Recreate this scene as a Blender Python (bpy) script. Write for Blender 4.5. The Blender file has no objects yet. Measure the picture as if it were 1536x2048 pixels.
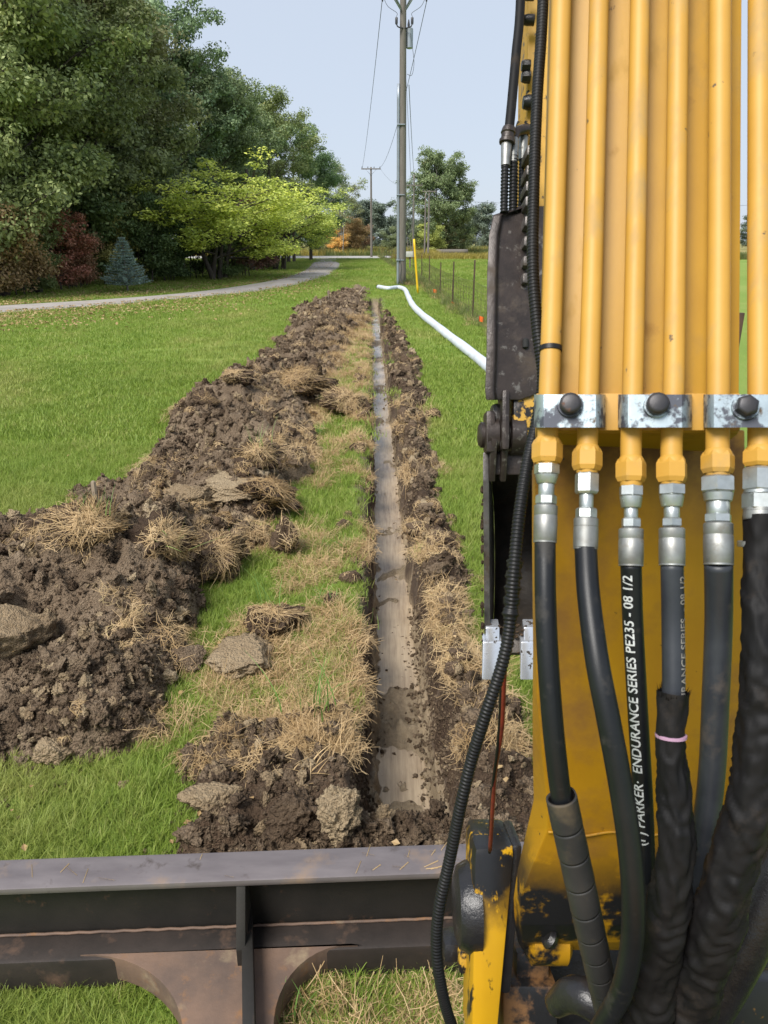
import bpy, bmesh, math, random
import numpy as np
from mathutils import Vector, Matrix
from mathutils.kdtree import KDTree

rng = np.random.default_rng(7)
random.seed(7)
SC = bpy.context.scene
COL = SC.collection
R = math.radians

# ------------------------------------------------------------------ camera, sky, sun, exposure
F = 1450.0                     # focal length in photograph pixels (1536 x 2048)
PITCH = math.atan(544 / F)     # horizon sits at pixel row 480
CH = 2.2                       # eye height
cam_d = bpy.data.cameras.new('camera')
cam = bpy.data.objects.new('camera', cam_d); COL.objects.link(cam)
cam.location = (0, 0, CH); cam.rotation_euler = (math.pi / 2 - PITCH, 0, 0)
cam_d.sensor_fit = 'VERTICAL'; cam_d.sensor_height = 24; cam_d.lens = 24 * F / 2048
cam_d.clip_start = 0.02; cam_d.clip_end = 3000
cam_d.dof.use_dof = True; cam_d.dof.focus_distance = 7.0; cam_d.dof.aperture_fstop = 14.0
SC.camera = cam

SUN_EL, SUN_AZ = R(52), R(-140)   # behind the camera and to the left
w = bpy.data.worlds.new('World'); SC.world = w; w.use_nodes = True
nt = w.node_tree; nt.nodes.clear()
sky = nt.nodes.new('ShaderNodeTexSky'); sky.sky_type = 'NISHITA'; sky.sun_disc = False
sky.sun_elevation = SUN_EL; sky.sun_rotation = SUN_AZ; sky.air_density = 1.0; sky.dust_density = 1.0; sky.ozone_density = 1.5
pale = nt.nodes.new('ShaderNodeRGB'); pale.outputs[0].default_value = (4.65, 5.2, 6.1, 1)
mx = nt.nodes.new('ShaderNodeMix'); mx.data_type = 'RGBA'; mx.inputs[0].default_value = 0.86
bg = nt.nodes.new('ShaderNodeBackground'); bg.inputs[1].default_value = 0.061
out = nt.nodes.new('ShaderNodeOutputWorld')
nt.links.new(sky.outputs[0], mx.inputs[6]); nt.links.new(pale.outputs[0], mx.inputs[7])
nt.links.new(mx.outputs[2], bg.inputs[0]); nt.links.new(bg.outputs[0], out.inputs[0])
sun_d = bpy.data.lights.new('sun', 'SUN'); sun_d.energy = 2.3; sun_d.angle = R(28); sun_d.color = (1, 0.96, 0.9)
sun = bpy.data.objects.new('sun', sun_d); COL.objects.link(sun)
sd = Vector((math.sin(SUN_AZ) * math.cos(SUN_EL), math.cos(SUN_AZ) * math.cos(SUN_EL), math.sin(SUN_EL)))
sun.rotation_euler = sd.to_track_quat('Z', 'Y').to_euler()
vs = SC.view_settings; vs.view_transform = 'Standard'; vs.look = 'None'; vs.gamma = 1; vs.exposure = 1.25
vs.use_curve_mapping = False
SC.cycles.max_bounces = 5; SC.cycles.diffuse_bounces = 3; SC.cycles.glossy_bounces = 3; SC.cycles.transmission_bounces = 2; SC.cycles.caustics_reflective = False; SC.cycles.caustics_refractive = False

# ------------------------------------------------------------------ pixel <-> place
cp, sp = math.cos(PITCH), math.sin(PITCH)
def P(px, py, d):
    xc = (px - 768) / F * d; yc = (1024 - py) / F * d
    return Vector((xc, d * cp + yc * sp, CH - d * sp + yc * cp))
def ray(px, py):
    return P(px, py, 1.0) - Vector((0, 0, CH))
def G(px, py, z=0.0):
    r = ray(px, py); t = (z - CH) / r.z
    return Vector((r.x * t, r.y * t, z))
def at_dist(px, Y):                # X on the ground below pixel column px at distance Y
    return (px - 768) / F * (Y * cp + CH * sp)
def z_at(py, Y):                   # height seen at pixel row py at distance Y
    return CH + Y * math.tan(math.atan((1024 - py) / F) - PITCH)
def to_px(X, Y, Z=0.0):            # arrays -> pixels
    d = Y * cp - (Z - CH) * sp; yc = Y * sp + (Z - CH) * cp
    return 768 + F * X / d, 1024 - F * yc / d, d

# ------------------------------------------------------------------ numpy noise
def _h(ix, iy, iz, s):
    n = (ix.astype(np.int64) * 374761393 + iy.astype(np.int64) * 668265263 + iz.astype(np.int64) * 2147483647 + s * 974634777) & 0xffffffff
    n = ((n ^ (n >> 13)) * 1274126177) & 0xffffffff
    n = ((n ^ (n >> 16)) * 2246822519) & 0xffffffff
    return ((n ^ (n >> 15)) & 0xffffff) / float(0xffffff)
def vn2(x, y, s=0):
    ix, iy = np.floor(x), np.floor(y); fx, fy = x - ix, y - iy
    fx = fx * fx * (3 - 2 * fx); fy = fy * fy * (3 - 2 * fy); z = np.zeros_like(ix)
    a = _h(ix, iy, z, s); b = _h(ix + 1, iy, z, s); c = _h(ix, iy + 1, z, s); d = _h(ix + 1, iy + 1, z, s)
    return a + (b - a) * fx + (c - a) * fy + (a - b - c + d) * fx * fy
def fbm2(x, y, o=4, s=0, g=0.5):
    v = 0; a = 1; t = 0
    for k in range(o):
        v = v + a * vn2(x * 2 ** k + 17.3 * k, y * 2 ** k + 9.1 * k, s + k); t += a; a *= g
    return v / t
def vn3(p, s=0):
    i = np.floor(p); f = p - i; f = f * f * (3 - 2 * f); r = 0
    for a in (0, 1):
        for b in (0, 1):
            for c in (0, 1):
                wgt = (f[:, 0] if a else 1 - f[:, 0]) * (f[:, 1] if b else 1 - f[:, 1]) * (f[:, 2] if c else 1 - f[:, 2])
                r = r + wgt * _h(i[:, 0] + a, i[:, 1] + b, i[:, 2] + c, s)
    return r
def fbm3(p, o=4, s=0, g=0.5):
    v = 0; a = 1; t = 0
    for k in range(o):
        v = v + a * vn3(p * 2 ** k + 5.7 * k, s + k); t += a; a *= g
    return v / t
def worley2(x, y, s=0):
    ix, iy = np.floor(x), np.floor(y); best = np.full_like(x, 9.0); z = np.zeros_like(ix); idv = np.zeros_like(x)
    for a in (-1, 0, 1):
        for b in (-1, 0, 1):
            cx = ix + a + _h(ix + a, iy + b, z, s); cy = iy + b + _h(ix + a, iy + b, z, s + 5)
            d = (x - cx) ** 2 + (y - cy) ** 2
            m = d < best; best = np.where(m, d, best); idv = np.where(m, _h(ix + a, iy + b, z, s + 9), idv)
    return np.sqrt(best), idv
def sstep(a, b, x):
    t = np.clip((x - a) / (b - a), 0, 1); return t * t * (3 - 2 * t)

# ------------------------------------------------------------------ materials
def hexc(r, g, b):
    f = lambda c: ((c / 255 + 0.055) / 1.055) ** 2.4 if c > 10 else c / 255 / 12.92
    return (f(r), f(g), f(b), 1)
class NT:
    def __init__(s, name):
        s.m = bpy.data.materials.new(name); s.m.use_nodes = True; s.t = s.m.node_tree; s.t.nodes.clear()
        s.out = s.n('ShaderNodeOutputMaterial'); s.b = s.n('ShaderNodeBsdfPrincipled'); s.l(s.b.outputs[0], s.out.inputs[0])
    def n(s, t, **k):
        x = s.t.nodes.new(t)
        for a, v in k.items(): setattr(x, a, v)
        return x
    def l(s, a, b): s.t.links.new(a, b)
    def pos(s, kind='pos'):
        if kind == 'pos': return s.n('ShaderNodeNewGeometry').outputs['Position']
        return s.n('ShaderNodeTexCoord').outputs['Object']
    def noise(s, scale, detail=5, rough=0.6, vec=None, stretch=None, dist=0.0):
        x = s.n('ShaderNodeTexNoise'); x.inputs['Scale'].default_value = scale; x.inputs['Detail'].default_value = detail
        x.inputs['Roughness'].default_value = rough; x.inputs['Distortion'].default_value = dist
        v = vec if vec is not None else s.pos()
        if stretch:
            mp = s.n('ShaderNodeMapping'); mp.inputs['Scale'].default_value = stretch; s.l(v, mp.inputs[0]); v = mp.outputs[0]
        s.l(v, x.inputs['Vector']); return x.outputs['Fac']
    def ramp(s, fac, stops):
        x = s.n('ShaderNodeValToRGB'); e = x.color_ramp.elements
        while len(e) > len(stops): e.remove(e[-1])
        while len(e) < len(stops): e.new(0.5)
        for i, (p, c) in enumerate(stops):
            e[i].position = p; e[i].color = c if len(c) == 4 else (*c, 1)
        s.l(fac, x.inputs[0]); return x.outputs[0]
    def step(s, fac, a, b):
        x = s.n('ShaderNodeMapRange'); x.clamp = True; x.inputs[1].default_value = a; x.inputs[2].default_value = b
        s.l(fac, x.inputs[0]); return x.outputs[0]
    def mix(s, fac, a, b):
        x = s.n('ShaderNodeMix', data_type='RGBA')
        if isinstance(fac, (int, float)): x.inputs[0].default_value = fac
        else: s.l(fac, x.inputs[0])
        for v, i in ((a, 6), (b, 7)):
            if isinstance(v, tuple): x.inputs[i].default_value = v if len(v) == 4 else (*v, 1)
            else: s.l(v, x.inputs[i])
        return x.outputs[2]
    def math(s, op, a, b=None):
        x = s.n('ShaderNodeMath', operation=op)
        for v, i in ((a, 0), (b, 1)):
            if v is None: continue
            if isinstance(v, (int, float)): x.inputs[i].default_value = v
            else: s.l(v, x.inputs[i])
        return x.outputs[0]
    def attr(s, name): return s.n('ShaderNodeAttribute', attribute_name=name)
    def bump(s, h, strength=0.5, dist=0.01):
        x = s.n('ShaderNodeBump'); x.inputs['Strength'].default_value = strength; x.inputs['Distance'].default_value = dist
        s.l(h, x.inputs['Height']); s.l(x.outputs[0], s.b.inputs['Normal'])
    def set(s, **k):
        for a, v in k.items():
            i = s.b.inputs[a.replace('_', ' ')]
            if isinstance(v, (int, float, tuple)): i.default_value = v
            else: s.l(v, i)
        return s.m

def zmask(s, z0, z1, amp=0.12, scale=9):
    sx = s.n('ShaderNodeSeparateXYZ'); s.l(s.pos(), sx.inputs[0])
    z = s.math('ADD', sx.outputs[2], s.math('MULTIPLY', s.math('SUBTRACT', s.noise(scale, 8, 0.65), 0.5), amp))
    return s.step(z, z0, z1)
def pmat(name, c1, c2, scale=8, rough=0.6, metallic=0.0, bump=0.15, bscale=60, bd=0.003, wear=(), spec=0.5, stretch=None, rough2=None):
    """two-tone base with fine relief and worn patches; wear = (colour, scale, lo, hi, rough, metallic, stretch)"""
    s = NT(name)
    col = s.mix(s.step(s.noise(scale, 6, stretch=stretch), 0.3, 0.7), c1, c2)
    rg = s.n('ShaderNodeValue').outputs[0]; rg.default_value = rough
    mt = s.n('ShaderNodeValue').outputs[0]; mt.default_value = metallic
    if rough2 is not None:
        rg = s.n('ShaderNodeMapRange').outputs[0]; nd = rg.node
        nd.inputs[3].default_value = rough; nd.inputs[4].default_value = rough2; s.l(s.noise(scale * 3, 5), nd.inputs[0])
    for wv in wear:
        cw, sw, lo, hi, rw, mw = wv[:6]
        f = s.step(s.noise(sw, 8, 0.65, stretch=wv[6] if len(wv) > 6 else None), lo, hi)
        if len(wv) > 7: f = s.math('MULTIPLY', f, zmask(s, *wv[7]))
        col = s.mix(f, col, cw)
        rg = s.math('ADD', s.math('MULTIPLY', rg, s.math('SUBTRACT', 1.0, f)), s.math('MULTIPLY', f, rw))
        mt = s.math('ADD', s.math('MULTIPLY', mt, s.math('SUBTRACT', 1.0, f)), s.math('MULTIPLY', f, mw))
    s.l(col, s.b.inputs['Base Color']); s.l(rg, s.b.inputs['Roughness']); s.l(mt, s.b.inputs['Metallic'])
    s.b.inputs['Specular IOR Level'].default_value = spec
    if bump: s.bump(s.noise(bscale, 6, 0.7), bump, bd)
    return s.m

YEL = (0.66, 0.36, 0.035, 1); YEL2 = (0.58, 0.30, 0.028, 1)
GREASE = (0.012, 0.012, 0.013, 1)
M = {}
M['pipe_yellow'] = pmat('pipe_yellow', (0.52, 0.285, 0.045, 1), (0.46, 0.245, 0.036, 1), 14, 0.54, 0, 0.12, 300, 0.0008,
                        wear=[((0.36, 0.23, 0.085, 1), 9, 0.52, 0.72, 0.75, 0, (2, 2, 0.5)), ((0.10, 0.07, 0.04, 1), 34, 0.665, 0.70, 0.7, 0)])
M['boom_yellow'] = pmat('boom_yellow', (0.43, 0.235, 0.016, 1), (0.37, 0.195, 0.014, 1), 9, 0.5, 0, 0.15, 220, 0.001,
                        wear=[((0.24, 0.115, 0.015, 1), 11, 0.60, 0.72, 0.75, 0), ((0.30, 0.175, 0.03, 1), 5, 0.56, 0.72, 0.8, 0, (2, 2, 0.4)), ((0.03, 0.02, 0.015, 1), 30, 0.68, 0.71, 0.7, 0)])
M['boom_foot_yellow'] = pmat('boom_foot_yellow', (0.42, 0.215, 0.007, 1), (0.36, 0.175, 0.007, 1), 9, 0.45, 0, 0.2, 120, 0.001,
                        wear=[((0.25, 0.12, 0.02, 1), 6, 0.50, 0.66, 0.6, 0), ((0.13, 0.055, 0.012, 1), 9, 0.36, 0.56, 0.7, 0, None, (1.86, 1.98, 0.12)), (GREASE, 30, 0.665, 0.69, 0.5, 0), (GREASE, 8, 0.44, 0.50, 0.3, 0, None, (1.40, 1.27, 0.16))])
M['post_yellow'] = pmat('post_yellow', (0.56, 0.31, 0.008, 1), (0.49, 0.26, 0.008, 1), 6, 0.38, 0, 0.2, 90, 0.001,
                        wear=[(GREASE, 16, 0.57, 0.61, 0.3, 0, (1.6, 1.6, 0.5)), (GREASE, 22, 0.36, 0.42, 0.3, 0.1, (1.6, 1.6, 0.5), (1.185, 1.235, 0.12))])
M['worn_yellow'] = pmat('worn_yellow', (0.50, 0.29, 0.03, 1), (0.40, 0.22, 0.02, 1), 14, 0.5, 0, 0.4, 70, 0.002,
                        wear=[(GREASE, 38, 0.47, 0.52, 0.3, 0.1), ((0.12, 0.10, 0.09, 1), 20, 0.58, 0.66, 0.4, 0.4)])
M['stick_yellow'] = pmat('stick_yellow', (0.55, 0.31, 0.03, 1), (0.45, 0.24, 0.02, 1), 14, 0.5, 0, 0.3, 70, 0.002,
                        wear=[(GREASE, 26, 0.58, 0.63, 0.35, 0.1)])
M['zinc'] = pmat('zinc', (0.52, 0.55, 0.55, 1), (0.36, 0.38, 0.37, 1), 60, 0.32, 0.85, 0.12, 200, 0.0006,
                 wear=[((0.25, 0.22, 0.17, 1), 45, 0.60, 0.75, 0.6, 0.3)], rough2=0.5)
M['ferrule'] = pmat('ferrule', (0.36, 0.37, 0.36, 1), (0.22, 0.215, 0.20, 1), 45, 0.4, 0.8, 0.15, 160, 0.0008,
                 wear=[((0.12, 0.10, 0.075, 1), 38, 0.58, 0.75, 0.7, 0.2)], rough2=0.6)
M['clamp_zinc'] = pmat('clamp_zinc', (0.44, 0.52, 0.56, 1), (0.30, 0.36, 0.40, 1), 30, 0.36, 0.55, 0.2, 150, 0.0008,
                 wear=[((0.06, 0.065, 0.085, 1), 34, 0.49, 0.56, 0.6, 0.2), ((0.10, 0.07, 0.045, 1), 60, 0.60, 0.66, 0.8, 0)])
M['bolt_black'] = pmat('bolt_black', (0.035, 0.035, 0.04, 1), (0.055, 0.05, 0.05, 1), 60, 0.45, 0.5, 0.2, 150, 0.001,
                 wear=[((0.11, 0.045, 0.02, 1), 50, 0.60, 0.68, 0.8, 0.0)])
M['rubber'] = pmat('rubber', (0.005, 0.006, 0.008, 1), (0.010, 0.011, 0.013, 1), 18, 0.42, 0, 0.25, 350, 0.0006,  # base darkened: the cab's shade on the hoses is put into the colour
                 wear=[((0.045, 0.040, 0.035, 1), 22, 0.58, 0.76, 0.75, 0)], spec=0.35)
M['rubber_dusty'] = pmat('rubber_dusty', (0.018, 0.020, 0.026, 1), (0.036, 0.040, 0.047, 1), 16, 0.42, 0, 0.25, 300, 0.0006,
                 wear=[((0.09, 0.072, 0.058, 1), 10, 0.58, 0.72, 0.8, 0)], spec=0.35)
M['wrap'] = pmat('wrap', (0.022, 0.023, 0.025, 1), (0.040, 0.038, 0.037, 1), 18, 0.48, 0, 0.2, 150, 0.0008,
                 wear=[((0.10, 0.077, 0.05, 1), 16, 0.53, 0.72, 0.8, 0)], spec=0.3)
M['fabric'] = pmat('fabric', (0.005, 0.005, 0.006, 1), (0.010, 0.009, 0.009, 1), 12, 0.62, 0, 0.35, 700, 0.0005,  # sleeve black also carries the cab's shade in its colour
                 wear=[((0.05, 0.037, 0.028, 1), 11, 0.55, 0.80, 0.9, 0)], spec=0.2)
M['plastic_black'] = pmat('plastic_black', (0.006, 0.006, 0.007, 1), (0.011, 0.011, 0.012, 1), 30, 0.45, 0, 0.1, 200, 0.0005,
                 wear=[((0.05, 0.045, 0.04, 1), 40, 0.66, 0.78, 0.8, 0)], spec=0.3)
M['grease_and_shade'] = pmat('grease_and_shade', (0.012, 0.012, 0.014, 1), (0.022, 0.020, 0.02, 1), 20, 0.28, 0.1, 0.5, 45, 0.004,
                 wear=[((0.15, 0.15, 0.16, 1), 40, 0.66, 0.74, 0.4, 0.4)])
M['dark_steel'] = pmat('dark_steel', (0.020, 0.015, 0.014, 1), (0.050, 0.037, 0.032, 1), 14, 0.38, 0.25, 0.5, 40, 0.004,
                 wear=[((0.17, 0.155, 0.14, 1), 30, 0.585, 0.66, 0.35, 0.5), ((0.06, 0.042, 0.03, 1), 9, 0.55, 0.7, 0.8, 0)])
M['bucket_inside'] = pmat('bucket_inside', (0.05, 0.043, 0.038, 1), (0.10, 0.085, 0.07, 1), 16, 0.45, 0.2, 0.6, 70, 0.004,
                 wear=[((0.085, 0.062, 0.042, 1), 16, 0.55, 0.68, 0.9, 0), ((0.2, 0.2, 0.21, 1), 60, 0.66, 0.72, 0.3, 0.6)])
M['edge_steel'] = pmat('edge_steel', (0.16, 0.15, 0.145, 1), (0.07, 0.06, 0.055, 1), 22, 0.4, 0.6, 0.5, 60, 0.003,
                 wear=[((0.05, 0.036, 0.025, 1), 14, 0.52, 0.62, 0.9, 0)])
M['tooth_steel'] = pmat('tooth_steel', (0.74, 0.76, 0.80, 1), (0.62, 0.64, 0.68, 1), 20, 0.25, 0.75, 0.08, 60, 0.001,
                 wear=[((0.035, 0.028, 0.022, 1), 46, 0.60, 0.62, 0.9, 0)])
M['blade_top'] = pmat('blade_top', (0.20, 0.175, 0.175, 1), (0.13, 0.112, 0.115, 1), 9, 0.5, 0.35, 0.25, 90, 0.0015,
                 wear=[((0.24, 0.165, 0.11, 1), 5, 0.56, 0.72, 0.7, 0.1), ((0.07, 0.055, 0.05, 1), 13, 0.60, 0.72, 0.6, 0.2)], stretch=(0.5, 2, 2))
M['blade_dark'] = pmat('blade_dark', (0.014, 0.013, 0.011, 1), (0.026, 0.022, 0.018, 1), 8, 0.6, 0.15, 0.35, 60, 0.002,
                 wear=[((0.13, 0.065, 0.035, 1), 10, 0.60, 0.74, 0.85, 0)])
M['blade_beam'] = pmat('blade_beam', (0.022, 0.018, 0.016, 1), (0.045, 0.034, 0.029, 1), 8, 0.6, 0.2, 0.35, 60, 0.002,
                 wear=[((0.12, 0.068, 0.042, 1), 9, 0.56, 0.76, 0.85, 0)])
M['blade_rust'] = pmat('blade_rust', (0.20, 0.125, 0.085, 1), (0.10, 0.070, 0.056, 1), 6, 0.72, 0.15, 0.5, 50, 0.003,
                 wear=[((0.24, 0.12, 0.05, 1), 15, 0.56, 0.72, 0.9, 0), ((0.25, 0.19, 0.12, 1), 9, 0.60, 0.76, 0.9, 0)])
M['rust_orange'] = pmat('rust_orange', (0.24, 0.115, 0.035, 1), (0.12, 0.065, 0.035, 1), 14, 0.65, 0.1, 0.4, 60, 0.002,
                 wear=[(GREASE, 14, 0.49, 0.58, 0.4, 0)])
M['wire_red'] = pmat('wire_red', (0.24, 0.035, 0.02, 1), (0.12, 0.02, 0.015, 1), 60, 0.45, 0, 0.1)
M['print_white'] = pmat('print_white', (0.62, 0.64, 0.64, 1), (0.40, 0.42, 0.42, 1), 120, 0.6, 0, 0)
M['print_faint'] = pmat('print_faint', (0.30, 0.28, 0.24, 1), (0.15, 0.14, 0.13, 1), 160, 0.7, 0, 0)
M['strap_pink'] = pmat('strap_pink', (0.42, 0.26, 0.36, 1), (0.34, 0.2, 0.3, 1), 40, 0.5, 0, 0)
M['white_plastic'] = pmat('white_plastic', (0.60, 0.64, 0.68, 1), (0.46, 0.50, 0.55, 1), 2.0, 0.5, 0, 0.2, 25, 0.006)
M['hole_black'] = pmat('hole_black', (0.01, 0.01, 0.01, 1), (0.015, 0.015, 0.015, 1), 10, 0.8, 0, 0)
M['wood_pole'] = pmat('wood_pole', (0.20, 0.18, 0.155, 1), (0.115, 0.10, 0.085, 1), 5, 0.85, 0, 0.5, 14, 0.01, stretch=(6, 6, 0.25),
                 wear=[((0.06, 0.05, 0.045, 1), 4, 0.60, 0.75, 0.9, 0, (8, 8, 0.3))])
M['galv'] = pmat('galv', (0.34, 0.38, 0.42, 1), (0.28, 0.31, 0.35, 1), 3, 0.45, 0.5, 0.05)
M['cable'] = pmat('cable', (0.10, 0.11, 0.12, 1), (0.07, 0.08, 0.09, 1), 3, 0.6, 0.2, 0)
M['insulator'] = pmat('insulator', (0.03, 0.03, 0.035, 1), (0.05, 0.05, 0.055, 1), 10, 0.4, 0, 0)
M['post_steel'] = pmat('post_steel', (0.055, 0.035, 0.025, 1), (0.10, 0.055, 0.035, 1), 7, 0.7, 0.2, 0.2)
M['fence_wire'] = pmat('fence_wire', (0.075, 0.06, 0.05, 1), (0.13, 0.085, 0.055, 1), 3, 0.7, 0.3, 0)
M['marker_yellow'] = pmat('marker_yellow', (0.80, 0.52, 0.01, 1), (0.72, 0.44, 0.01, 1), 5, 0.5, 0, 0)
M['flag_orange'] = pmat('flag_orange', (0.85, 0.17, 0.02, 1), (0.75, 0.12, 0.02, 1), 30, 0.6, 0, 0)
M['stake_wood'] = pmat('stake_wood', (0.30, 0.24, 0.17, 1), (0.20, 0.155, 0.11, 1), 20, 0.85, 0, 0.4, 60, 0.003, stretch=(3, 3, 0.4))
M['mailbox_white'] = pmat('mailbox_white', (0.50, 0.50, 0.47, 1), (0.40, 0.40, 0.38, 1), 6, 0.5, 0, 0.05)
M['bark'] = pmat('bark', (0.055, 0.043, 0.034, 1), (0.10, 0.082, 0.066, 1), 6, 0.9, 0, 0.8, 18, 0.03, stretch=(3, 3, 0.6))
M['bark_pale'] = pmat('bark_pale', (0.30, 0.28, 0.25, 1), (0.17, 0.155, 0.13, 1), 4, 0.85, 0, 0.5, 18, 0.02)
M['gravel'] = pmat('gravel', (0.36, 0.325, 0.30, 1), (0.26, 0.235, 0.21, 1), 1.4, 0.9, 0, 0.8, 30, 0.02,
                 wear=[((0.22, 0.20, 0.08, 1), 0.9, 0.58, 0.68, 0.95, 0), ((0.24, 0.16, 0.08, 1), 2.2, 0.62, 0.70, 0.95, 0)])
M['asphalt'] = pmat('asphalt', (0.38, 0.36, 0.34, 1), (0.32, 0.31, 0.29, 1), 0.6, 0.9, 0, 0.3, 12, 0.01)

def foliage_mat(name, trans=0.25, fixed=None):
    s = NT(name)
    oi = s.n('ShaderNodeObjectInfo'); t = s.attr('tone').outputs['Fac']
    base = oi.outputs['Color'] if fixed is None else s.mix(0.0, fixed, fixed)
    hs = s.n('ShaderNodeHueSaturation'); hs.inputs['Saturation'].default_value = 0.86
    s.l(s.math('SUBTRACT', 0.505, s.math('MULTIPLY', t, 0.045)), hs.inputs['Hue'])
    s.l(s.math('ADD', s.math('MULTIPLY', t, 2.7), 1.45), hs.inputs['Value']); s.l(base, hs.inputs['Color'])
    col = hs.outputs[0]
    au = s.math('MULTIPLY', s.step(t, 0.90, 0.97), s.step(s.noise(0.6, 3), 0.45, 0.6))
    col = s.mix(s.math('MULTIPLY', au, 0.75), col, (0.26, 0.15, 0.03, 1))
    s.set(Base_Color=col, Roughness=0.55); s.b.inputs['Specular IOR Level'].default_value = 0.35
    tr = s.n('ShaderNodeBsdfTranslucent'); s.l(col, tr.inputs[0])
    ms = s.n('ShaderNodeMixShader'); ms.inputs[0].default_value = trans
    s.l(s.b.outputs[0], ms.inputs[1]); s.l(tr.outputs[0], ms.inputs[2]); s.l(ms.outputs[0], s.out.inputs[0])
    return s.m
M['leaf'] = foliage_mat('leaf')

def grass_mat(name, stops, trans=0.3, patch=None):
    s = NT(name)
    oi = s.n('ShaderNodeObjectInfo'); t = s.attr('tone').outputs['Fac']
    v = s.math('ADD', s.math('MULTIPLY', oi.outputs['Random'], 0.35), s.math('MULTIPLY', t, 0.35))
    v = s.math('ADD', v, s.math('MULTIPLY', s.step(s.noise(0.8, 5, 0.7), 0.3, 0.7), 0.32))
    col = s.ramp(v, stops)
    if patch is not None:
        col = s.mix(s.math('MULTIPLY', s.step(s.noise(0.35, 6, 0.7, stretch=(1.0, 0.45, 1)), 0.50, 0.68), patch[1]), col, patch[0])
    s.set(Base_Color=col, Roughness=0.5); s.b.inputs['Specular IOR Level'].default_value = 0.3
    tr = s.n('ShaderNodeBsdfTranslucent'); s.l(col, tr.inputs[0])
    ms = s.n('ShaderNodeMixShader'); ms.inputs[0].default_value = trans
    s.l(s.b.outputs[0], ms.inputs[1]); s.l(tr.outputs[0], ms.inputs[2]); s.l(ms.outputs[0], s.out.inputs[0])
    return s.m
M['grass'] = grass_mat('grass', [(0.0, (0.115, 0.195, 0.026)), (0.35, (0.20, 0.295, 0.042)), (0.7, (0.295, 0.375, 0.070)), (0.95, (0.50, 0.44, 0.19))], 0.35, ((0.46, 0.42, 0.15, 1), 0.6))
M['straw'] = grass_mat('straw', [(0.0, (0.22, 0.13, 0.055)), (0.35, (0.44, 0.30, 0.145)), (0.75, (0.60, 0.44, 0.245)), (1.0, (0.46, 0.40, 0.15))], 0.2)
M['tall_grass'] = grass_mat('tall_grass', [(0.0, (0.12, 0.24, 0.04)), (0.5, (0.18, 0.33, 0.08)), (1.0, (0.34, 0.36, 0.13))], 0.3)
M['weed'] = grass_mat('weed', [(0.0, (0.08, 0.12, 0.03)), (0.5, (0.14, 0.18, 0.05)), (1.0, (0.30, 0.25, 0.10))], 0.25)
M['goldenrod'] = grass_mat('goldenrod', [(0.0, (0.20, 0.19, 0.05)), (0.5, (0.34, 0.28, 0.06)), (1.0, (0.42, 0.33, 0.08))], 0.2)
M['dead_leaf'] = grass_mat('dead_leaf', [(0.0, (0.20, 0.12, 0.05)), (0.5, (0.36, 0.24, 0.11)), (1.0, (0.50, 0.40, 0.24))], 0.1)

def soil_mat(name, dark, mid, pale_c, wet=0.0, rough=0.92):
    s = NT(name)
    n1 = s.noise(2.0, 8, 0.65); n2 = s.noise(55, 8, 0.75); n3 = s.noise(9, 6, 0.7)
    v = s.math('ADD', s.math('ADD', s.math('MULTIPLY', n1, 0.42), s.math('MULTIPLY', n2, 0.34)), s.math('MULTIPLY', n3, 0.24))
    oi = s.n('ShaderNodeObjectInfo')
    v = s.math('ADD', v, s.math('MULTIPLY', s.math('SUBTRACT', oi.outputs['Random'], 0.5), 0.16))
    col = s.ramp(v, [(0.36, dark), (0.5, mid), (0.62, pale_c)])
    s.set(Base_Color=col, Roughness=rough); s.b.inputs['Specular IOR Level'].default_value = 0.2
    vo = s.n('ShaderNodeTexVoronoi'); vo.inputs['Scale'].default_value = 75; s.l(s.pos(), vo.inputs['Vector'])
    vo2 = s.n('ShaderNodeTexVoronoi'); vo2.inputs['Scale'].default_value = 190; s.l(s.pos(), vo2.inputs['Vector'])
    h = s.math('ADD', s.math('ADD', s.noise(40, 8, 0.8), s.math('MULTIPLY', vo.outputs['Distance'], -0.9)), s.math('MULTIPLY', vo2.outputs['Distance'], -0.4))
    s.bump(h, 1.0, 0.022)
    return s.m
M['soil'] = soil_mat('soil', (0.088, 0.058, 0.037), (0.190, 0.135, 0.088), (0.315, 0.235, 0.158))
M['soil_dark'] = soil_mat('soil_dark', (0.058, 0.037, 0.024), (0.118, 0.078, 0.050), (0.20, 0.140, 0.092))
M['clay'] = soil_mat('clay', (0.26, 0.185, 0.112), (0.40, 0.30, 0.185), (0.53, 0.415, 0.265))

# ------------------------------------------------------------------ mesh helpers
def tag(o, label=None, cat=None, group=None, kind=None):
    for k, v in (('label', label), ('category', cat), ('group', group), ('kind', kind)):
        if v: o[k] = v
    return o
def mesh_obj(name, v, f, mat=None, parent=None, smooth=False, attrs=None, data_only=False):
    me = bpy.data.meshes.new(name)
    v = np.asarray(v, dtype=np.float32).reshape(-1, 3)
    if isinstance(f, np.ndarray):
        n, k = f.shape
        me.vertices.add(len(v)); me.vertices.foreach_set('co', v.ravel())
        me.loops.add(n * k); me.loops.foreach_set('vertex_index', f.ravel().astype(np.int32))
        me.polygons.add(n); me.polygons.foreach_set('loop_start', (np.arange(n) * k).astype(np.int32))
        me.polygons.foreach_set('loop_total', np.full(n, k, np.int32)); me.update(calc_edges=True)
    else:
        me.from_pydata(v.tolist(), [], f); me.update()
    if attrs:
        for an, av in attrs.items():
            a = me.attributes.new(an, 'FLOAT', 'POINT'); a.data.foreach_set('value', np.asarray(av, np.float32))
    if mat: me.materials.append(mat)
    if smooth: me.polygons.foreach_set('use_smooth', np.ones(len(me.polygons), bool))
    if data_only: return me
    return link(name, me, parent)
def link(name, me, parent=None):
    o = bpy.data.objects.new(name, me); COL.objects.link(o); o.parent = parent; return o
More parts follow.
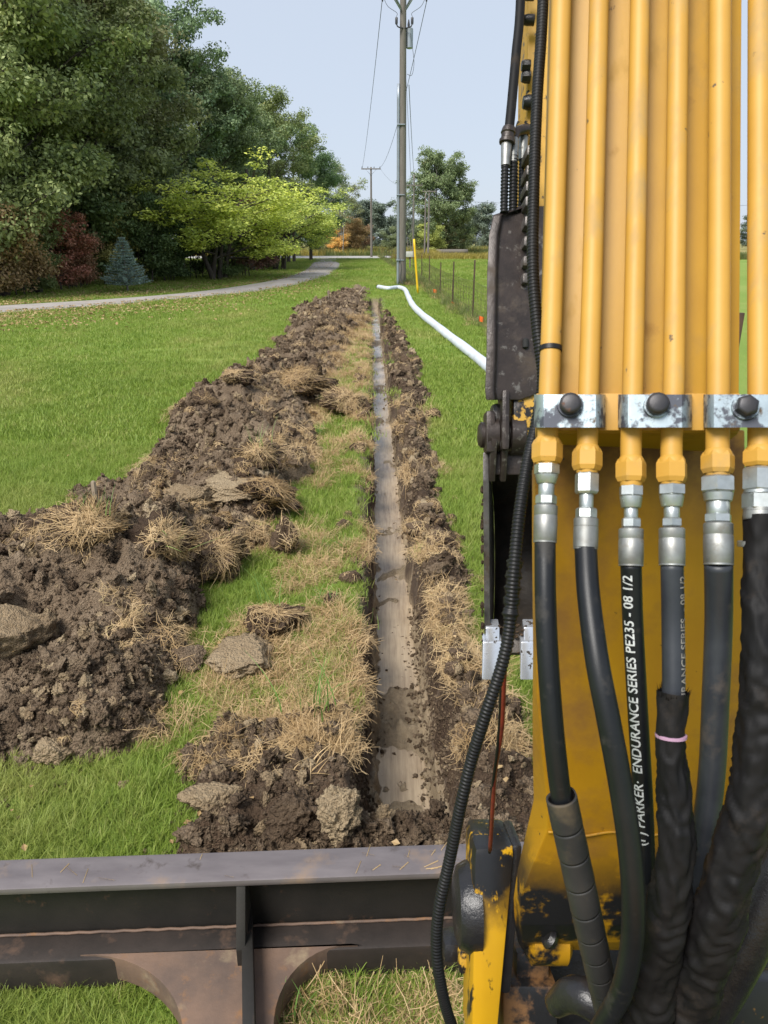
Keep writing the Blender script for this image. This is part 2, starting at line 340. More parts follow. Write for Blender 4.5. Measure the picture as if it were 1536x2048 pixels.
def root(name, loc=(0, 0, 0)):
    o = bpy.data.objects.new(name, None); o.location = loc; o.empty_display_size = 0.2; COL.objects.link(o); return o
def child(name, me, par):            # mesh given in world space below a root that is only translated
    o = link(name, me, par)
    b = par
    off = Vector((0, 0, 0))
    while b is not None: off += b.location; b = b.parent
    o.location = -off
    return o
def bevel_mesh(name, v, f, bev, mat, seg=2, smooth=True):
    bm = bmesh.new()
    vv = [bm.verts.new(Vector(p)) for p in v]
    for q in f:
        bm.faces.new([vv[i] for i in q])
    bmesh.ops.recalc_face_normals(bm, faces=bm.faces)
    if bev: bmesh.ops.bevel(bm, geom=list(bm.edges), offset=bev, segments=seg, affect='EDGES', profile=0.6, clamp_overlap=True)
    me = bpy.data.meshes.new(name); bm.to_mesh(me); bm.free()
    me.materials.append(mat)
    if smooth and bev:
        me.polygons.foreach_set('use_smooth', np.ones(len(me.polygons), bool))
        try: me.set_sharp_from_angle(angle=R(50))
        except Exception: pass
    return me
BOXF = [(0, 3, 2, 1), (4, 5, 6, 7), (0, 1, 5, 4), (1, 2, 6, 5), (2, 3, 7, 6), (3, 0, 4, 7)]
def hexa(name, a, b, mat, bev=0.004):     # a: four corners, b: four matching corners
    return bevel_mesh(name, list(a) + list(b), BOXF, bev, mat)
def boxm(name, c, s, mat, bev=0.004, rot=None):
    pts = []
    for z in (-1, 1):
        for x, y in ((-1, -1), (1, -1), (1, 1), (-1, 1)):
            p = Vector((x * s[0] / 2, y * s[1] / 2, z * s[2] / 2))
            if rot is not None: p = rot @ p
            pts.append(p + Vector(c))
    return bevel_mesh(name, pts, BOXF, bev, mat)
def prism(name, poly, ext, mat, bev=0.0):  # polygon of Vectors extruded by vector ext
    n = len(poly); v = [Vector(p) for p in poly] + [Vector(p) + ext for p in poly]
    f = [tuple(range(n)), tuple(range(2 * n - 1, n - 1, -1))] + [(i, (i + 1) % n, n + (i + 1) % n, n + i) for i in range(n)]
    return bevel_mesh(name, v, f, bev, mat)
def resample(pts, n):
    p = np.array([list(q) for q in pts], float)
    if len(p) == 2: return p[0] + (p[1] - p[0]) * np.linspace(0, 1, n)[:, None]
    q = np.vstack([2 * p[0] - p[1], p, 2 * p[-1] - p[-2]]); outp = []
    u = np.linspace(0, len(p) - 1 - 1e-9, n)
    for t in u:
        i = int(t); f = t - i; a, b, c, d = q[i], q[i + 1], q[i + 2], q[i + 3]
        outp.append(0.5 * ((2 * b) + (c - a) * f + (2 * a - 5 * b + 4 * c - d) * f * f + (3 * b - a - 3 * c + d) * f ** 3))
    return np.array(outp)
def even(pts, step):
    d = resample(pts, max(40, len(pts) * 40)); s = np.r_[0, np.cumsum(np.linalg.norm(np.diff(d, axis=0), axis=1))]
    n = max(2, int(s[-1] / step) + 1); u = np.linspace(0, s[-1], n)
    return np.stack([np.interp(u, s, d[:, k]) for k in range(d.shape[1])], 1), u
def frames(p):
    t = np.gradient(p, axis=0); t /= np.linalg.norm(t, axis=1)[:, None] + 1e-12
    a = np.array([1.0, 0, 0]) if abs(t[0][0]) < 0.8 else np.array([0, 1.0, 0])
    n = a - t[0] * np.dot(a, t[0]); n /= np.linalg.norm(n); ns = [n]
    for i in range(1, len(p)):
        n = ns[-1] - t[i] * np.dot(ns[-1], t[i]); n /= np.linalg.norm(n); ns.append(n)
    ns = np.array(ns); return t, ns, np.cross(t, ns)
def tube_arrays(p, r, k=10, cap=True, twist=0.0):
    p = np.asarray(p, float); n = len(p); t, a, b = frames(p)
    r = np.asarray(r, float)
    ang = np.linspace(0, 2 * math.pi, k, endpoint=False) + twist
    rr = r[:, None] if r.ndim == 1 else (np.full((n, 1), float(r)) if r.ndim == 0 else r)
    v = p[:, None, :] + rr[..., None] * (np.cos(ang)[None, :, None] * a[:, None, :] + np.sin(ang)[None, :, None] * b[:, None, :])
    v = v.reshape(-1, 3); i = np.arange(n - 1)[:, None] * k; j = np.arange(k)[None, :]; j2 = (j + 1) % k
    f = np.stack([i + j, i + j2, i + k + j2, i + k + j], -1).reshape(-1, 4)
    if cap:
        c0, c1 = len(v), len(v) + 1; v = np.vstack([v, p[:1], p[-1:]]); jj = np.arange(k); j3 = (jj + 1) % k
        f = np.vstack([f, np.stack([np.full(k, c0), j3, jj, jj], -1)[:, [0, 1, 2, 2]], np.stack([np.full(k, c1), (n - 1) * k + jj, (n - 1) * k + j3, (n - 1) * k + j3], -1)])
    return v, f
def fixtris(f):   # degenerate quads -> python lists
    return [tuple(dict.fromkeys(q)) for q in f.tolist()]
def tube(name, pts, r, mat, k=12, step=None, n=None, cap=True, raw=False):
    if raw: p = np.asarray(pts, float)
    elif step: p, _ = even(pts, step)
    else: p = resample(pts, n or len(pts) * 6)
    rr = r(np.linspace(0, 1, len(p))) if callable(r) else (np.interp(np.linspace(0, 1, len(p)), np.linspace(0, 1, len(r)), r) if isinstance(r, (list, tuple)) else np.full(len(p), r))
    v, f = tube_arrays(p, rr, k, cap)
    me = mesh_obj(name, v, fixtris(f), mat, smooth=True, data_only=True)
    return me
def lathe(name, A, B, prof, mat, k=16, smooth=True, twist=0.0):   # prof: (t along A->B, radius)
    A, B = np.array(A), np.array(B); p = np.array([A + (B - A) * t for t, r in prof]); ax = (B - A) / np.linalg.norm(B - A)
    a = np.array([1.0, 0, 0]); a -= ax * a.dot(ax)
    if np.linalg.norm(a) < 0.1: a = np.array([0, 1.0, 0]); a -= ax * a.dot(ax)
    a /= np.linalg.norm(a); b = np.cross(ax, a); v = []
    for q, (t, r) in zip(p, prof):
        for j in range(k):
            an = 2 * math.pi * j / k + twist; v.append(q + r * (math.cos(an) * a + math.sin(an) * b))
    f = [(i * k + j, i * k + (j + 1) % k, (i + 1) * k + (j + 1) % k, (i + 1) * k + j) for i in range(len(prof) - 1) for j in range(k)]
    f += [tuple(reversed(range(k))), tuple((len(prof) - 1) * k + j for j in range(k))]
    me = mesh_obj(name, v, f, mat, data_only=True)
    if smooth:
        me.polygons.foreach_set('use_smooth', np.ones(len(me.polygons), bool))
        try: me.set_sharp_from_angle(angle=R(40))
        except Exception: pass
    return me
def join_arrays(parts):
    vs_, fs, off = [], [], 0
    for v, f in parts:
        vs_.append(v); fs.append(f + off); off += len(v)
    return np.vstack(vs_), np.vstack(fs)

# scatter: one object of uncountable stuff, instancing small prototypes at its points
def scatter(name, pts, rot, scl, pick, protos, label, cat):
    me = bpy.data.meshes.new(name); me.vertices.add(len(pts)); me.vertices.foreach_set('co', np.asarray(pts, np.float32).ravel())
    a = me.attributes.new('rot', 'FLOAT_VECTOR', 'POINT'); a.data.foreach_set('vector', np.asarray(rot, np.float32).ravel())
    a = me.attributes.new('scl', 'FLOAT_VECTOR', 'POINT'); a.data.foreach_set('vector', np.asarray(scl, np.float32).ravel())
    a = me.attributes.new('pick', 'INT', 'POINT'); a.data.foreach_set('value', np.asarray(pick, np.int32))
    pc = bpy.data.collections.new(name + '_pieces')
    for i, (pm) in enumerate(protos):
        po = bpy.data.objects.new('%s_piece_%02d' % (name, i), pm); pc.objects.link(po)
    g = bpy.data.node_groups.new(name + '_scatter', 'GeometryNodeTree')
    g.interface.new_socket('Geometry', in_out='INPUT', socket_type='NodeSocketGeometry')
    g.interface.new_socket('Geometry', in_out='OUTPUT', socket_type='NodeSocketGeometry')
    N = g.nodes; gi = N.new('NodeGroupInput'); go = N.new('NodeGroupOutput'); ip = N.new('GeometryNodeInstanceOnPoints')
    ci = N.new('GeometryNodeCollectionInfo'); ci.inputs['Collection'].default_value = pc
    ci.inputs['Separate Children'].default_value = True; ci.inputs['Reset Children'].default_value = True
    def na(nm, dt):
        x = N.new('GeometryNodeInputNamedAttribute'); x.data_type = dt; x.inputs['Name'].default_value = nm
        return next(o for o in x.outputs if o.name == 'Attribute' and o.enabled)
    er = N.new('FunctionNodeEulerToRotation'); L = g.links
    L.new(na('rot', 'FLOAT_VECTOR'), er.inputs[0]); L.new(er.outputs[0], ip.inputs['Rotation'])
    L.new(na('scl', 'FLOAT_VECTOR'), ip.inputs['Scale']); L.new(na('pick', 'INT'), ip.inputs['Instance Index'])
    ip.inputs['Pick Instance'].default_value = True
    L.new(gi.outputs[0], ip.inputs['Points']); L.new(ci.outputs[0], ip.inputs['Instance']); L.new(ip.outputs[0], go.inputs[0])
    o = link(name, me); md = o.modifiers.new('scatter', 'NODES'); md.node_group = g
    return tag(o, label, cat, kind='stuff')

def blades(n, spread, hmin, hmax, wid, lean, seg=3, mat=None, name='tuft', curl=0.6, droop=0.0, seed=0):
    g = np.random.default_rng(seed)
    bx, by = g.normal(0, spread, n), g.normal(0, spread, n); az = g.uniform(0, 2 * np.pi, n)
    h = g.uniform(hmin, hmax, n); ln = np.abs(g.normal(lean, lean * 0.5, n)); wd = wid * g.uniform(0.6, 1.3, n)
    ta = az + np.pi / 2 + g.normal(0, 0.5, n); t = np.linspace(0, 1, seg + 1)
    V = np.zeros((n, seg + 1, 2, 3))
    for i, u in enumerate(t):
        out_ = ln * h * (u ** (1 + curl)); up = h * (u - droop * u * u)
        c = np.stack([bx + np.cos(az) * out_, by + np.sin(az) * out_, up], -1)
        ww = wd * (1 - u) ** 0.7 * 0.5 + 0.0002
        o = np.stack([np.cos(ta) * ww, np.sin(ta) * ww, np.zeros(n)], -1)
        V[:, i, 0] = c - o; V[:, i, 1] = c + o
    base = np.arange(n)[:, None] * (seg + 1) * 2; k = np.arange(seg)[None, :] * 2
    f = np.stack([base + k, base + k + 1, base + k + 3, base + k + 2], -1).reshape(-1, 4)
    tone = np.repeat(g.uniform(0, 1, n), (seg + 1) * 2)
    return mesh_obj(name, V.reshape(-1, 3), f, mat, smooth=True, attrs={'tone': tone}, data_only=True)

def ico(sub):
    bm = bmesh.new(); bmesh.ops.create_icosphere(bm, subdivisions=sub, radius=1.0)
    v = np.array([q.co[:] for q in bm.verts]); f = np.array([[x.index for x in q.verts] for q in bm.faces]); bm.free(); return v, f
def lump(name, seed, mat, sub=4, scale=(1, 1, 1), rough=0.45, facet=0.0, data_only=True, fine=0.12):
    v, f = ico(sub); g = np.random.default_rng(seed)
    n = v / np.linalg.norm(v, axis=1)[:, None]
    d = 1 + rough * (fbm3(n * 1.3 + seed * 3.1, 3, seed) - 0.5) * 2 + fine * (fbm3(n * 5 + seed, 4, seed + 3, 0.65) - 0.5) * 2
    v = n * (1 + rough * (fbm3(n * 1.3 + seed * 3.1, 2, seed) - 0.5) * 2)[:, None]
    for k in range(int(facet)):
        ax = g.normal(size=3); ax /= np.linalg.norm(ax); h = g.uniform(0.42, 0.78); q = v @ ax
        v = v - np.outer(np.clip(q - h, 0, None) * 0.94, ax)
    rd = np.abs(fbm3(v * 3.2 + seed, 3, seed + 8) - 0.5) * 2
    v = v * (1 + fine * ((fbm3(v * 6 + seed, 4, seed + 3, 0.7) - 0.5) * 2 - 0.9 * (0.25 - rd).clip(0, 1) * 2))[:, None]
    v = v * np.array(scale)
    return mesh_obj(name, v, f, mat, smooth=True, data_only=True)

# ================================================================== GROUND AND TRENCH
c1, c2 = G(812, 1600, -0.4), G(748, 600, -0.4)
def tc(Y): return c1.x + (c2.x - c1.x) * (Y - c1.y) / (c2.y - c1.y)
TY1 = G(748, 594, 0).y
HEAP = [(1530, -500, 60), (1500, -500, 210), (1470, -500, 330), (1400, -500, 345), (1330, -500, 365), (1250, -500, 405), (1190, -400, 395), (1150, -300, 470), (1100, -60, 500),
        (1060, 60, 520), (1000, 170, 560), (950, 255, 640), (880, 340, 650), (830, 370, 640), (790, 430, 640), (750, 490, 650), (700, 540, 690),
        (660, 580, 728), (620, 596, 733), (600, 640, 736), (582, 690, 734), (570, 712, 722)]
NEAR = [(1440, 440, 640), (1480, 400, 690), (1530, 360, 750), (1580, 380, 770), (1640, 370, 960), (1700, 330, 1080), (1760, 420, 1120), (1830, 640, 1120)]
BANK = [(640, 766, 785), (690, 778, 815), (740, 790, 840), (800, 796, 850), (880, 800, 850), (960, 812, 870), (1050, 822, 900), (1100, 835, 935), (1200, 850, 940), (1300, 868, 930), (1380, 880, 975),
        (1440, 890, 1050), (1550, 905, 1090), (1690, 900, 1110), (1760, 880, 1120)]
HAYL = [(640, 700, 742), (760, 640, 745), (860, 640, 742), (960, 610, 738), (1050, 590, 738), (1150, 580, 740), (1250, 560, 745), (1330, 545, 752), (1420, 560, 735), (1500, 590, 690), (1560, 590, 640)]
HAYR = [(840, 785, 815), (950, 795, 830), (1100, 815, 860), (1220, 832, 880), (1330, 850, 905), (1420, 865, 930)]
def inside(table, X, Y):
    px, py, d = to_px(X, Y); r = np.array(table, float); r = r[np.argsort(r[:, 0])]
    L, Rr = np.interp(py, r[:, 0], r[:, 1]), np.interp(py, r[:, 0], r[:, 2])
    m = np.minimum(px - L, Rr - px) * d / F
    slope = d * d / (F * CH) * 0.95
    return np.minimum(m, np.minimum(py - r[0, 0], r[-1, 0] - py) * slope)
def trench_shape(X, Y):
    t = X - tc(Y); e = (fbm2(X * 5, Y * 5, 4, 11) - 0.5) * 0.10 + (fbm2(X * 1.1, Y * 1.1, 2, 12) - 0.5) * 0.06
    a = np.abs(t) + e
    run = sstep(2.15, 2.62, Y + (fbm2(X * 6, Y * 6, 3, 13) - 0.5) * 0.25) * (1 - sstep(TY1 - 0.8, TY1, Y))
    widen = 0.06 * np.exp(-((Y - 3.2) / 0.9) ** 2)
    return t, 1 - sstep(0.150, 0.222 + widen, a), run
def soil_dist(X, Y):
    e = (fbm2(X * 1.3, Y * 1.1, 4, 21) - 0.52) * 1.0 + (fbm2(X * 7, Y * 7, 3, 22) - 0.5) * 0.22
    hp = inside(HEAP, X, Y) + e
    nr = inside(NEAR, X, Y) + e * 0.35
    bk = inside(BANK, X, Y) + e * 0.35 + 0.02 + 0.12 * (fbm2(X * 1.5, Y * 0.8, 3, 23) - 0.55)
    return hp, nr, bk
def ground_z(X, Y):
    t, cut, run = trench_shape(X, Y)
    base = 0.05 * (fbm2(X * 0.5, Y * 0.5, 3, 31) - 0.5) * sstep(0, 1, 40 - Y) + 0.018 * (fbm2(X * 4, Y * 4, 3, 32) - 0.5)
    lip = 0.045 * np.exp(-((np.abs(t) - 0.30) / 0.11) ** 2) * run * (fbm2(X * 3, Y * 3, 3, 33) * 1.6)
    fl = 0.430 - 0.034 * sstep(0.60, 0.78, fbm2(X * 3.0, Y * 1.6, 4, 34)) - 0.016 * fbm2(X * 22, Y * 3, 3, 35) - 0.09 * sstep(0.120, 0.165, np.abs(t) + (fbm2(X * 14, Y * 10, 3, 37) - 0.5) * 0.07)
    for yb, hb, wb_ in ((2.95, 0.05, 0.05), (3.42, 0.05, 0.06), (3.62, 0.04, 0.05), (5.0, 0.03, 0.05), (5.5, 0.045, 0.12), (6.4, 0.04, 0.2), (7.6, 0.03, 0.25), (10.9, 0.06, 0.25), (13.5, 0.05, 0.3), (17, 0.05, 0.4), (20, 0.06, 0.5)):
        fl = fl - hb * np.exp(-((Y - yb + 0.25 * (fbm2(X * 9, Y * 4, 2, 38) - 0.5)) / wb_) ** 2) * sstep(0.25, 0.7, fbm2(X * 20, Y * 16, 3, 39))
    fl = fl - 0.03 * sstep(0.62, 0.72, fbm2(X * 26, Y * 26, 2, 44)) * sstep(0.06, 0.14, np.abs(t))
    rgh = 0.15 * (fbm2(X * 13, Y * 13, 4, 36, 0.65) - 0.5) * cut * (1 - cut) * 4
    return base + lip - fl * cut * run + rgh
def axis(dense_lo, dense_hi, step, far, g=1.13, lo=None):
    a = list(np.arange(dense_lo, dense_hi, step)); s = step; x = dense_hi; r_ = []
    while x < far: r_.append(x); s *= g; x += s
    r_.append(far)
    l_ = []; s = step; x = dense_lo - s
    lim = -far if lo is None else lo
    while x > lim: l_.append(x); s *= g; x -= s
    l_.append(lim)
    return np.array(l_[::-1] + a + r_)
tcol = np.unique(np.round(np.r_[axis(-2.6, 1.6, 0.025, 900), np.arange(-0.36, 0.36, 0.009)], 4))
yrow = [-60, -20, -6, -2, 0, 0.5, 0.9]; y = 1.1
while y < 60: yrow.append(y); y *= 1.0068
while y < 1500: yrow.append(y); y *= 1.12
yrow = np.array(yrow)
TT, YY = np.meshgrid(tcol, yrow); XX = TT + tc(np.clip(YY, 0, 60)) * np.exp(-np.abs(TT) / 30)
ZZ = ground_z(XX, YY)
hp, nr, bk = soil_dist(XX, np.clip(YY, 1.0, 200))
t_, cut_, run_ = trench_shape(XX, YY)
nearY = (YY > 1.0) & (YY < 45)
trs = sstep(0.02, 0.3, cut_ * run_)
lipm = sstep(0.34, 0.22, np.abs(t_) + (fbm2(XX * 4, YY * 4, 3, 41) - 0.5) * 0.2) * run_
soilm = np.where(nearY, np.maximum.reduce([sstep(-0.02, 0.06, hp), sstep(-0.02, 0.06, nr), sstep(-0.02, 0.06, bk), trs, lipm]), 0)
far_meadow = sstep(97, 99, YY)
ny, nx = TT.shape
idx = np.arange(ny * nx).reshape(ny, nx)
gf = np.stack([idx[:-1, :-1], idx[:-1, 1:], idx[1:, 1:], idx[1:, :-1]], -1).reshape(-1, 4)
s = NT('ground')
lawn = s.ramp(s.math('ADD', s.math('MULTIPLY', s.noise(0.30, 7, 0.7, stretch=(1, 0.5, 1)), 0.6), s.math('MULTIPLY', s.noise(16, 7, 0.8), 0.4)),
              [(0.30, (0.105, 0.18, 0.024)), (0.48, (0.165, 0.245, 0.038)), (0.62, (0.235, 0.285, 0.066)), (0.75, (0.29, 0.28, 0.10))])
mead = s.ramp(s.noise(0.09, 5, 0.6, stretch=(0.4, 1, 1)), [(0.35, (0.13, 0.17, 0.045)), (0.5, (0.24, 0.22, 0.075)), (0.65, (0.30, 0.235, 0.10))])
sl = s.ramp(s.math('ADD', s.math('MULTIPLY', s.noise(2.2, 8, 0.65), 0.6), s.math('MULTIPLY', s.noise(30, 8, 0.7), 0.4)),
            [(0.32, (0.052, 0.035, 0.025)), (0.5, (0.10, 0.070, 0.049)), (0.66, (0.165, 0.12, 0.083))])
col = s.mix(s.attr('meadow').outputs['Fac'], lawn, mead)
leafy = s.math('MULTIPLY', s.attr('litter').outputs['Fac'], s.step(s.noise(3.0, 6, 0.75), 0.42, 0.62))
col = s.mix(leafy, col, (0.17, 0.10, 0.045, 1))
col = s.mix(s.attr('soil').outputs['Fac'], col, sl)
fld = s.ramp(s.math('ADD', s.math('MULTIPLY', s.noise(6, 6, 0.7, stretch=(1, 0.15, 1)), 0.7), s.math('MULTIPLY', s.noise(50, 5), 0.3)),
             [(0.35, (0.16, 0.12, 0.078)), (0.5, (0.28, 0.215, 0.14)), (0.65, (0.37, 0.29, 0.19))])
col = s.mix(s.attr('bottom').outputs['Fac'], col, fld)
s.set(Base_Color=col, Roughness=s.math('SUBTRACT', 0.9, s.math('MULTIPLY', s.attr('bottom').outputs['Fac'], 0.58))); s.b.inputs['Specular IOR Level'].default_value = 0.3
s.bump(s.math('ADD', s.noise(40, 8, 0.75), s.math('MULTIPLY', s.noise(150, 5), 0.4)), 0.8, 0.02)
M['ground'] = s.m
# ground litter below the wood
pxg, pyg, _d = to_px(XX, np.clip(YY, 5, 400))
litter = np.where((YY > 20) & (YY < 130) & (XX < 0), sstep(-1.0, 1.0, 0.0 - (XX - np.interp(YY, [25, 38, 56, 91], [-13.5, -9.0, -7.0, -6.6]))), 0)
ground = mesh_obj('ground', np.stack([XX, YY, ZZ], -1).reshape(-1, 3), gf, M['ground'], smooth=True,
                  attrs={'soil': soilm.ravel(), 'meadow': far_meadow.ravel(), 'litter': litter.ravel(), 'bottom': (sstep(0.93, 1.0, cut_) * run_).ravel()})
tag(ground, 'mown green lawn with a narrow open drain trench cut through it', 'ground', kind='structure')

# muddy water standing in the trench
s = NT('muddy_water')
cw = s.ramp(s.math('ADD', s.math('MULTIPLY', s.noise(4, 5, 0.6, stretch=(1, 0.35, 1)), 0.55), s.math('MULTIPLY', s.noise(9, 6, 0.7, stretch=(7, 0.35, 1)), 0.45)),
            [(0.36, (0.20, 0.145, 0.092)), (0.46, (0.35, 0.265, 0.175)), (0.56, (0.45, 0.35, 0.235)), (0.66, (0.54, 0.42, 0.28))])
film = s.step(s.noise(2.6, 7, 0.65, stretch=(1.3, 0.5, 1)), 0.46, 0.56)
rgh = s.math('ADD', s.math('MULTIPLY', film, 0.22), 0.03)
s.set(Base_Color=cw, Roughness=rgh); s.b.inputs['IOR'].default_value = 1.33
s.bump(s.math('ADD', s.noise(30, 5, 0.7, stretch=(2.5, 0.12, 1)), s.math('MULTIPLY', s.noise(70, 4), 0.15)), 0.18, 0.006)
M['muddy_water'] = s.m
wy = np.arange(2.5, TY1 - 0.4, 0.1); wv, wf = [], []
for i, y in enumerate(wy):
    wv += [(tc(y) - 0.20, y, -0.402), (tc(y) + 0.20, y, -0.402)]
    if i: wf.append((2 * i - 2, 2 * i - 1, 2 * i + 1, 2 * i))
tag(mesh_obj('trench_water', wv, wf, M['muddy_water']), 'shallow muddy water lying along the trench floor', 'water', kind='structure')

# spoil heap thrown up beside the trench, and the crumbled soil at the near end and on the far bank
def soil_sheet(name, table_i, t0, t1, y0, y1, dt, gy, hgt, mat, label, cat):
    tcs = np.arange(t0, t1, dt); ys = [y0]
    while ys[-1] < y1: ys.append(ys[-1] * (1 + gy))
    T, Y = np.meshgrid(tcs, np.array(ys))
    X = T * (1 + np.clip(Y - 6, 0, 40) * 0.0) + tc(Y)
    dist = soil_dist(X, Y)[table_i]
    H = hgt(X, Y, dist)
    Z = ground_z(X, Y) + H
    keep = dist > -0.05
    ny_, nx_ = T.shape; id_ = np.arange(ny_ * nx_).reshape(ny_, nx_)
    q = np.stack([id_[:-1, :-1], id_[:-1, 1:], id_[1:, 1:], id_[1:, :-1]], -1).reshape(-1, 4)
    q = q[keep.ravel()[q].any(1)]
    used = np.unique(q); mp = np.full(ny_ * nx_, -1); mp[used] = np.arange(len(used))
    V = np.stack([X, Y, Z], -1).reshape(-1, 3)[used]
    o = mesh_obj(name, V, mp[q], mat, smooth=True)
    tag(o, label, cat, kind='stuff')
    return o
def crumbs(X, Y, amp=1.0):
    w1, i1 = worley2(X * 5 + (fbm2(X * 4, Y * 4, 2, 51) - 0.5) * 2, Y * 5 + (fbm2(X * 4, Y * 4, 2, 52) - 0.5) * 2, 3)
    w2, i2 = worley2(X * 13, Y * 13, 4); w3, i3 = worley2(X * 30, Y * 30, 6)
    return amp * (0.15 * (0.55 - w1) * (0.3 + i1) + 0.055 * (0.5 - w2) * (0.4 + i2) + 0.014 * (0.5 - w3) + 0.06 * (fbm2(X * 9, Y * 9, 5, 53, 0.7) - 0.5))
def heap_h(X, Y, dist):
    top = np.interp(Y, [2.5, 3.2, 4.3, 5.5, 6.6, 8, 10, 14, 20, 34], [0.10, 0.20, 0.30, 0.33, 0.33, 0.33, 0.30, 0.24, 0.17, 0.12])
    top = top * (0.25 + 1.5 * sstep(0.25, 0.75, fbm2(X * 0.9, Y * 0.7, 4, 54)))
    prof = 1 - np.exp(-np.clip(dist, 0, None) / 0.36)
    return top * prof + crumbs(X, Y) * sstep(-0.03, 0.12, dist) - 0.035 * (1 - sstep(-0.05, 0.03, dist))
def low_h(k, cr=0.8):
    return lambda X, Y, dist: k * (1 - np.exp(-np.clip(dist, 0, None) / 0.16)) * (0.4 + 1.2 * fbm2(X * 2.0, Y * 2.0, 3, 55)) * (1 - 0.92 * trench_shape(X, Y)[1] * trench_shape(X, Y)[2]) + crumbs(X, Y, cr) * sstep(-0.03, 0.1, dist) * (1 - trench_shape(X, Y)[1] * trench_shape(X, Y)[2] * 0.75) - 0.03 * (1 - sstep(-0.05, 0.03, dist))
heap = soil_sheet('spoil_heap', 0, -4.6, -0.12, 2.6, 38, 0.016, 0.0058, heap_h, M['soil'], 'long ridge of brown crumbly soil heaped beside the trench', 'soil heap')
nears = soil_sheet('loose_soil', 1, -1.5, 0.95, 1.35, 3.6, 0.012, 0.005, low_h(0.12), M['soil_dark'], 'dark loose topsoil at the near end of the trench', 'soil')
banks = soil_sheet('bank_soil', 2, 0.16, 1.2, 1.5, 26, 0.014, 0.006, low_h(0.085), M['soil_dark'], 'low crumbled soil along the fence side of the trench', 'soil')

def surf_z(X, Y):       # top of whatever soil lies there
    h, n, b = soil_dist(X, Y); z = ground_z(X, Y)
    z1 = np.where(h > -0.02, z + heap_h(X, Y, h), z)
    z2 = np.where(n > -0.02, z + low_h(0.12)(X, Y, n), z); z3 = np.where(b > -0.02, z + low_h(0.085)(X, Y, b), z)
    return np.maximum.reduce([z, z1, z2, z3])

# ------------------------------------------------------------------ driveway and road
def strip(name, near, farp, mat, z=0.012):
    n = 60; a = resample([G(*p) for p in near], n); b = resample([G(*p) for p in farp], n); v, f = [], []; k = 7
    for i in range(n):
        for j in range(k):
            u = j / (k - 1); q = a[i] + (b[i] - a[i]) * u
            zz = z + 0.05 * math.sin(math.pi * u) + 0.03; v.append((q[0], q[1], zz if 0 < j < k - 1 else -0.03))
    for i in range(n - 1):
        for j in range(k - 1): f.append((i * k + j, (i + 1) * k + j, (i + 1) * k + j + 1, i * k + j + 1))
    return mesh_obj(name, v, f, mat, smooth=True)
dw = strip('driveway', [(-260, 652), (0, 629), (200, 613), (350, 600), (480, 588), (590, 571), (655, 552), (681, 535), (680, 517)],
           [(-260, 632), (0, 613), (200, 601), (330, 591), (450, 577), (555, 558), (608, 540), (622, 526), (626, 517)], M['gravel'])
tag(dw, 'gravel driveway curving past the wood to the road', 'driveway', kind='structure')
rv = [(-160, 97, 0.05), (160, 97, 0.05), (160, 104, 0.08), (-160, 104, 0.08), (-160, 111, 0.05), (160, 111, 0.05)]
tag(mesh_obj('road', [(x, y + (0.02 * x), z) for x, y, z in rv], [(0, 1, 2, 3), (3, 2, 5, 4)], M['asphalt']), 'pale road crossing behind the lawn', 'road', kind='structure')

# ------------------------------------------------------------------ grass, straw, clods (stuff)
GR = [blades(16, 0.030, 0.035, 0.075, 0.0042, 0.7, 3, M['grass'], 'grass_tuft', seed=i) for i in range(5)]
GRF = [blades(26, 0.075, 0.035, 0.065, 0.010, 0.6, 2, M['grass'], 'grass_tuft_wide', seed=20 + i) for i in range(4)]
pts, scl, pick = [], [], []
def spray(y0, y1, dens, sc, pk, g):
    xs0, xs1 = at_dist(-60, y1), at_dist(1120, y1)
    area = (xs1 - xs0) * (y1 - y0); n = int(area * dens)
    X = g.uniform(xs0, xs1, n); Y = g.uniform(y0, y1, n)
    px, py, d = to_px(X, Y); k = (px > -80) & (px < 1130) & (py < 2150)
    X, Y = X[k], Y[k]
    h, nn, b = soil_dist(X, Y); t, c, r = trench_shape(X, Y)
    k = (np.maximum.reduce([h, nn, b]) < 0.03) & ((c * r) < 0.04)
    k &= (g.random(len(X)) < 1 - 0.75 * lip_at(X, Y))
    X, Y = X[k], Y[k]
    pxx, pyy, _ = to_px(X, Y)
    dn = np.interp(pxx, [-60, 0, 200, 350, 480, 590, 655, 681], [633, 629, 613, 600, 588, 571, 552, 535]); df = np.interp(pxx, [-60, 0, 200, 330, 450, 555, 608, 622], [617, 613, 601, 591, 577, 558, 540, 526])
    k = ~((pxx < 685) & (pyy < dn) & (pyy > df))
    X, Y = X[k], Y[k]
    pts.append(np.stack([X, Y, ground_z(X, Y) - 0.004], -1))
    sv = sc * g.uniform(0.7, 1.3, len(X)) * (0.75 + 0.5 * fbm2(X * 1.2, Y * 1.2, 3, 61)); scl.append(np.stack([sv, sv, sv], -1))
    pick.append(pk[0] + g.integers(0, pk[1], len(X)))
def lip_at(X, Y):
    t, c, r = trench_shape(X, Y); return np.exp(-((np.abs(t) - 0.2) / 0.16) ** 2) * r
spray(1.0, 2.6, 2100, 0.72, (0, 5), rng); spray(2.6, 4.5, 1700, 0.74, (0, 5), rng); spray(4.5, 8, 950, 0.95, (0, 5), rng)
spray(8, 14, 210, 1.0, (5, 4), rng); spray(14, 26, 65, 1.15, (5, 4), rng); spray(26, 44, 24, 1.4, (5, 4), rng); spray(44, 95, 6, 2.2, (5, 4), rng)
pts, scl, pick = np.vstack(pts), np.vstack(scl), np.concatenate(pick)
rot = np.stack([rng.normal(0, 0.12, len(pts)), rng.normal(0, 0.12, len(pts)), rng.uniform(0, 6.28, len(pts))], -1)
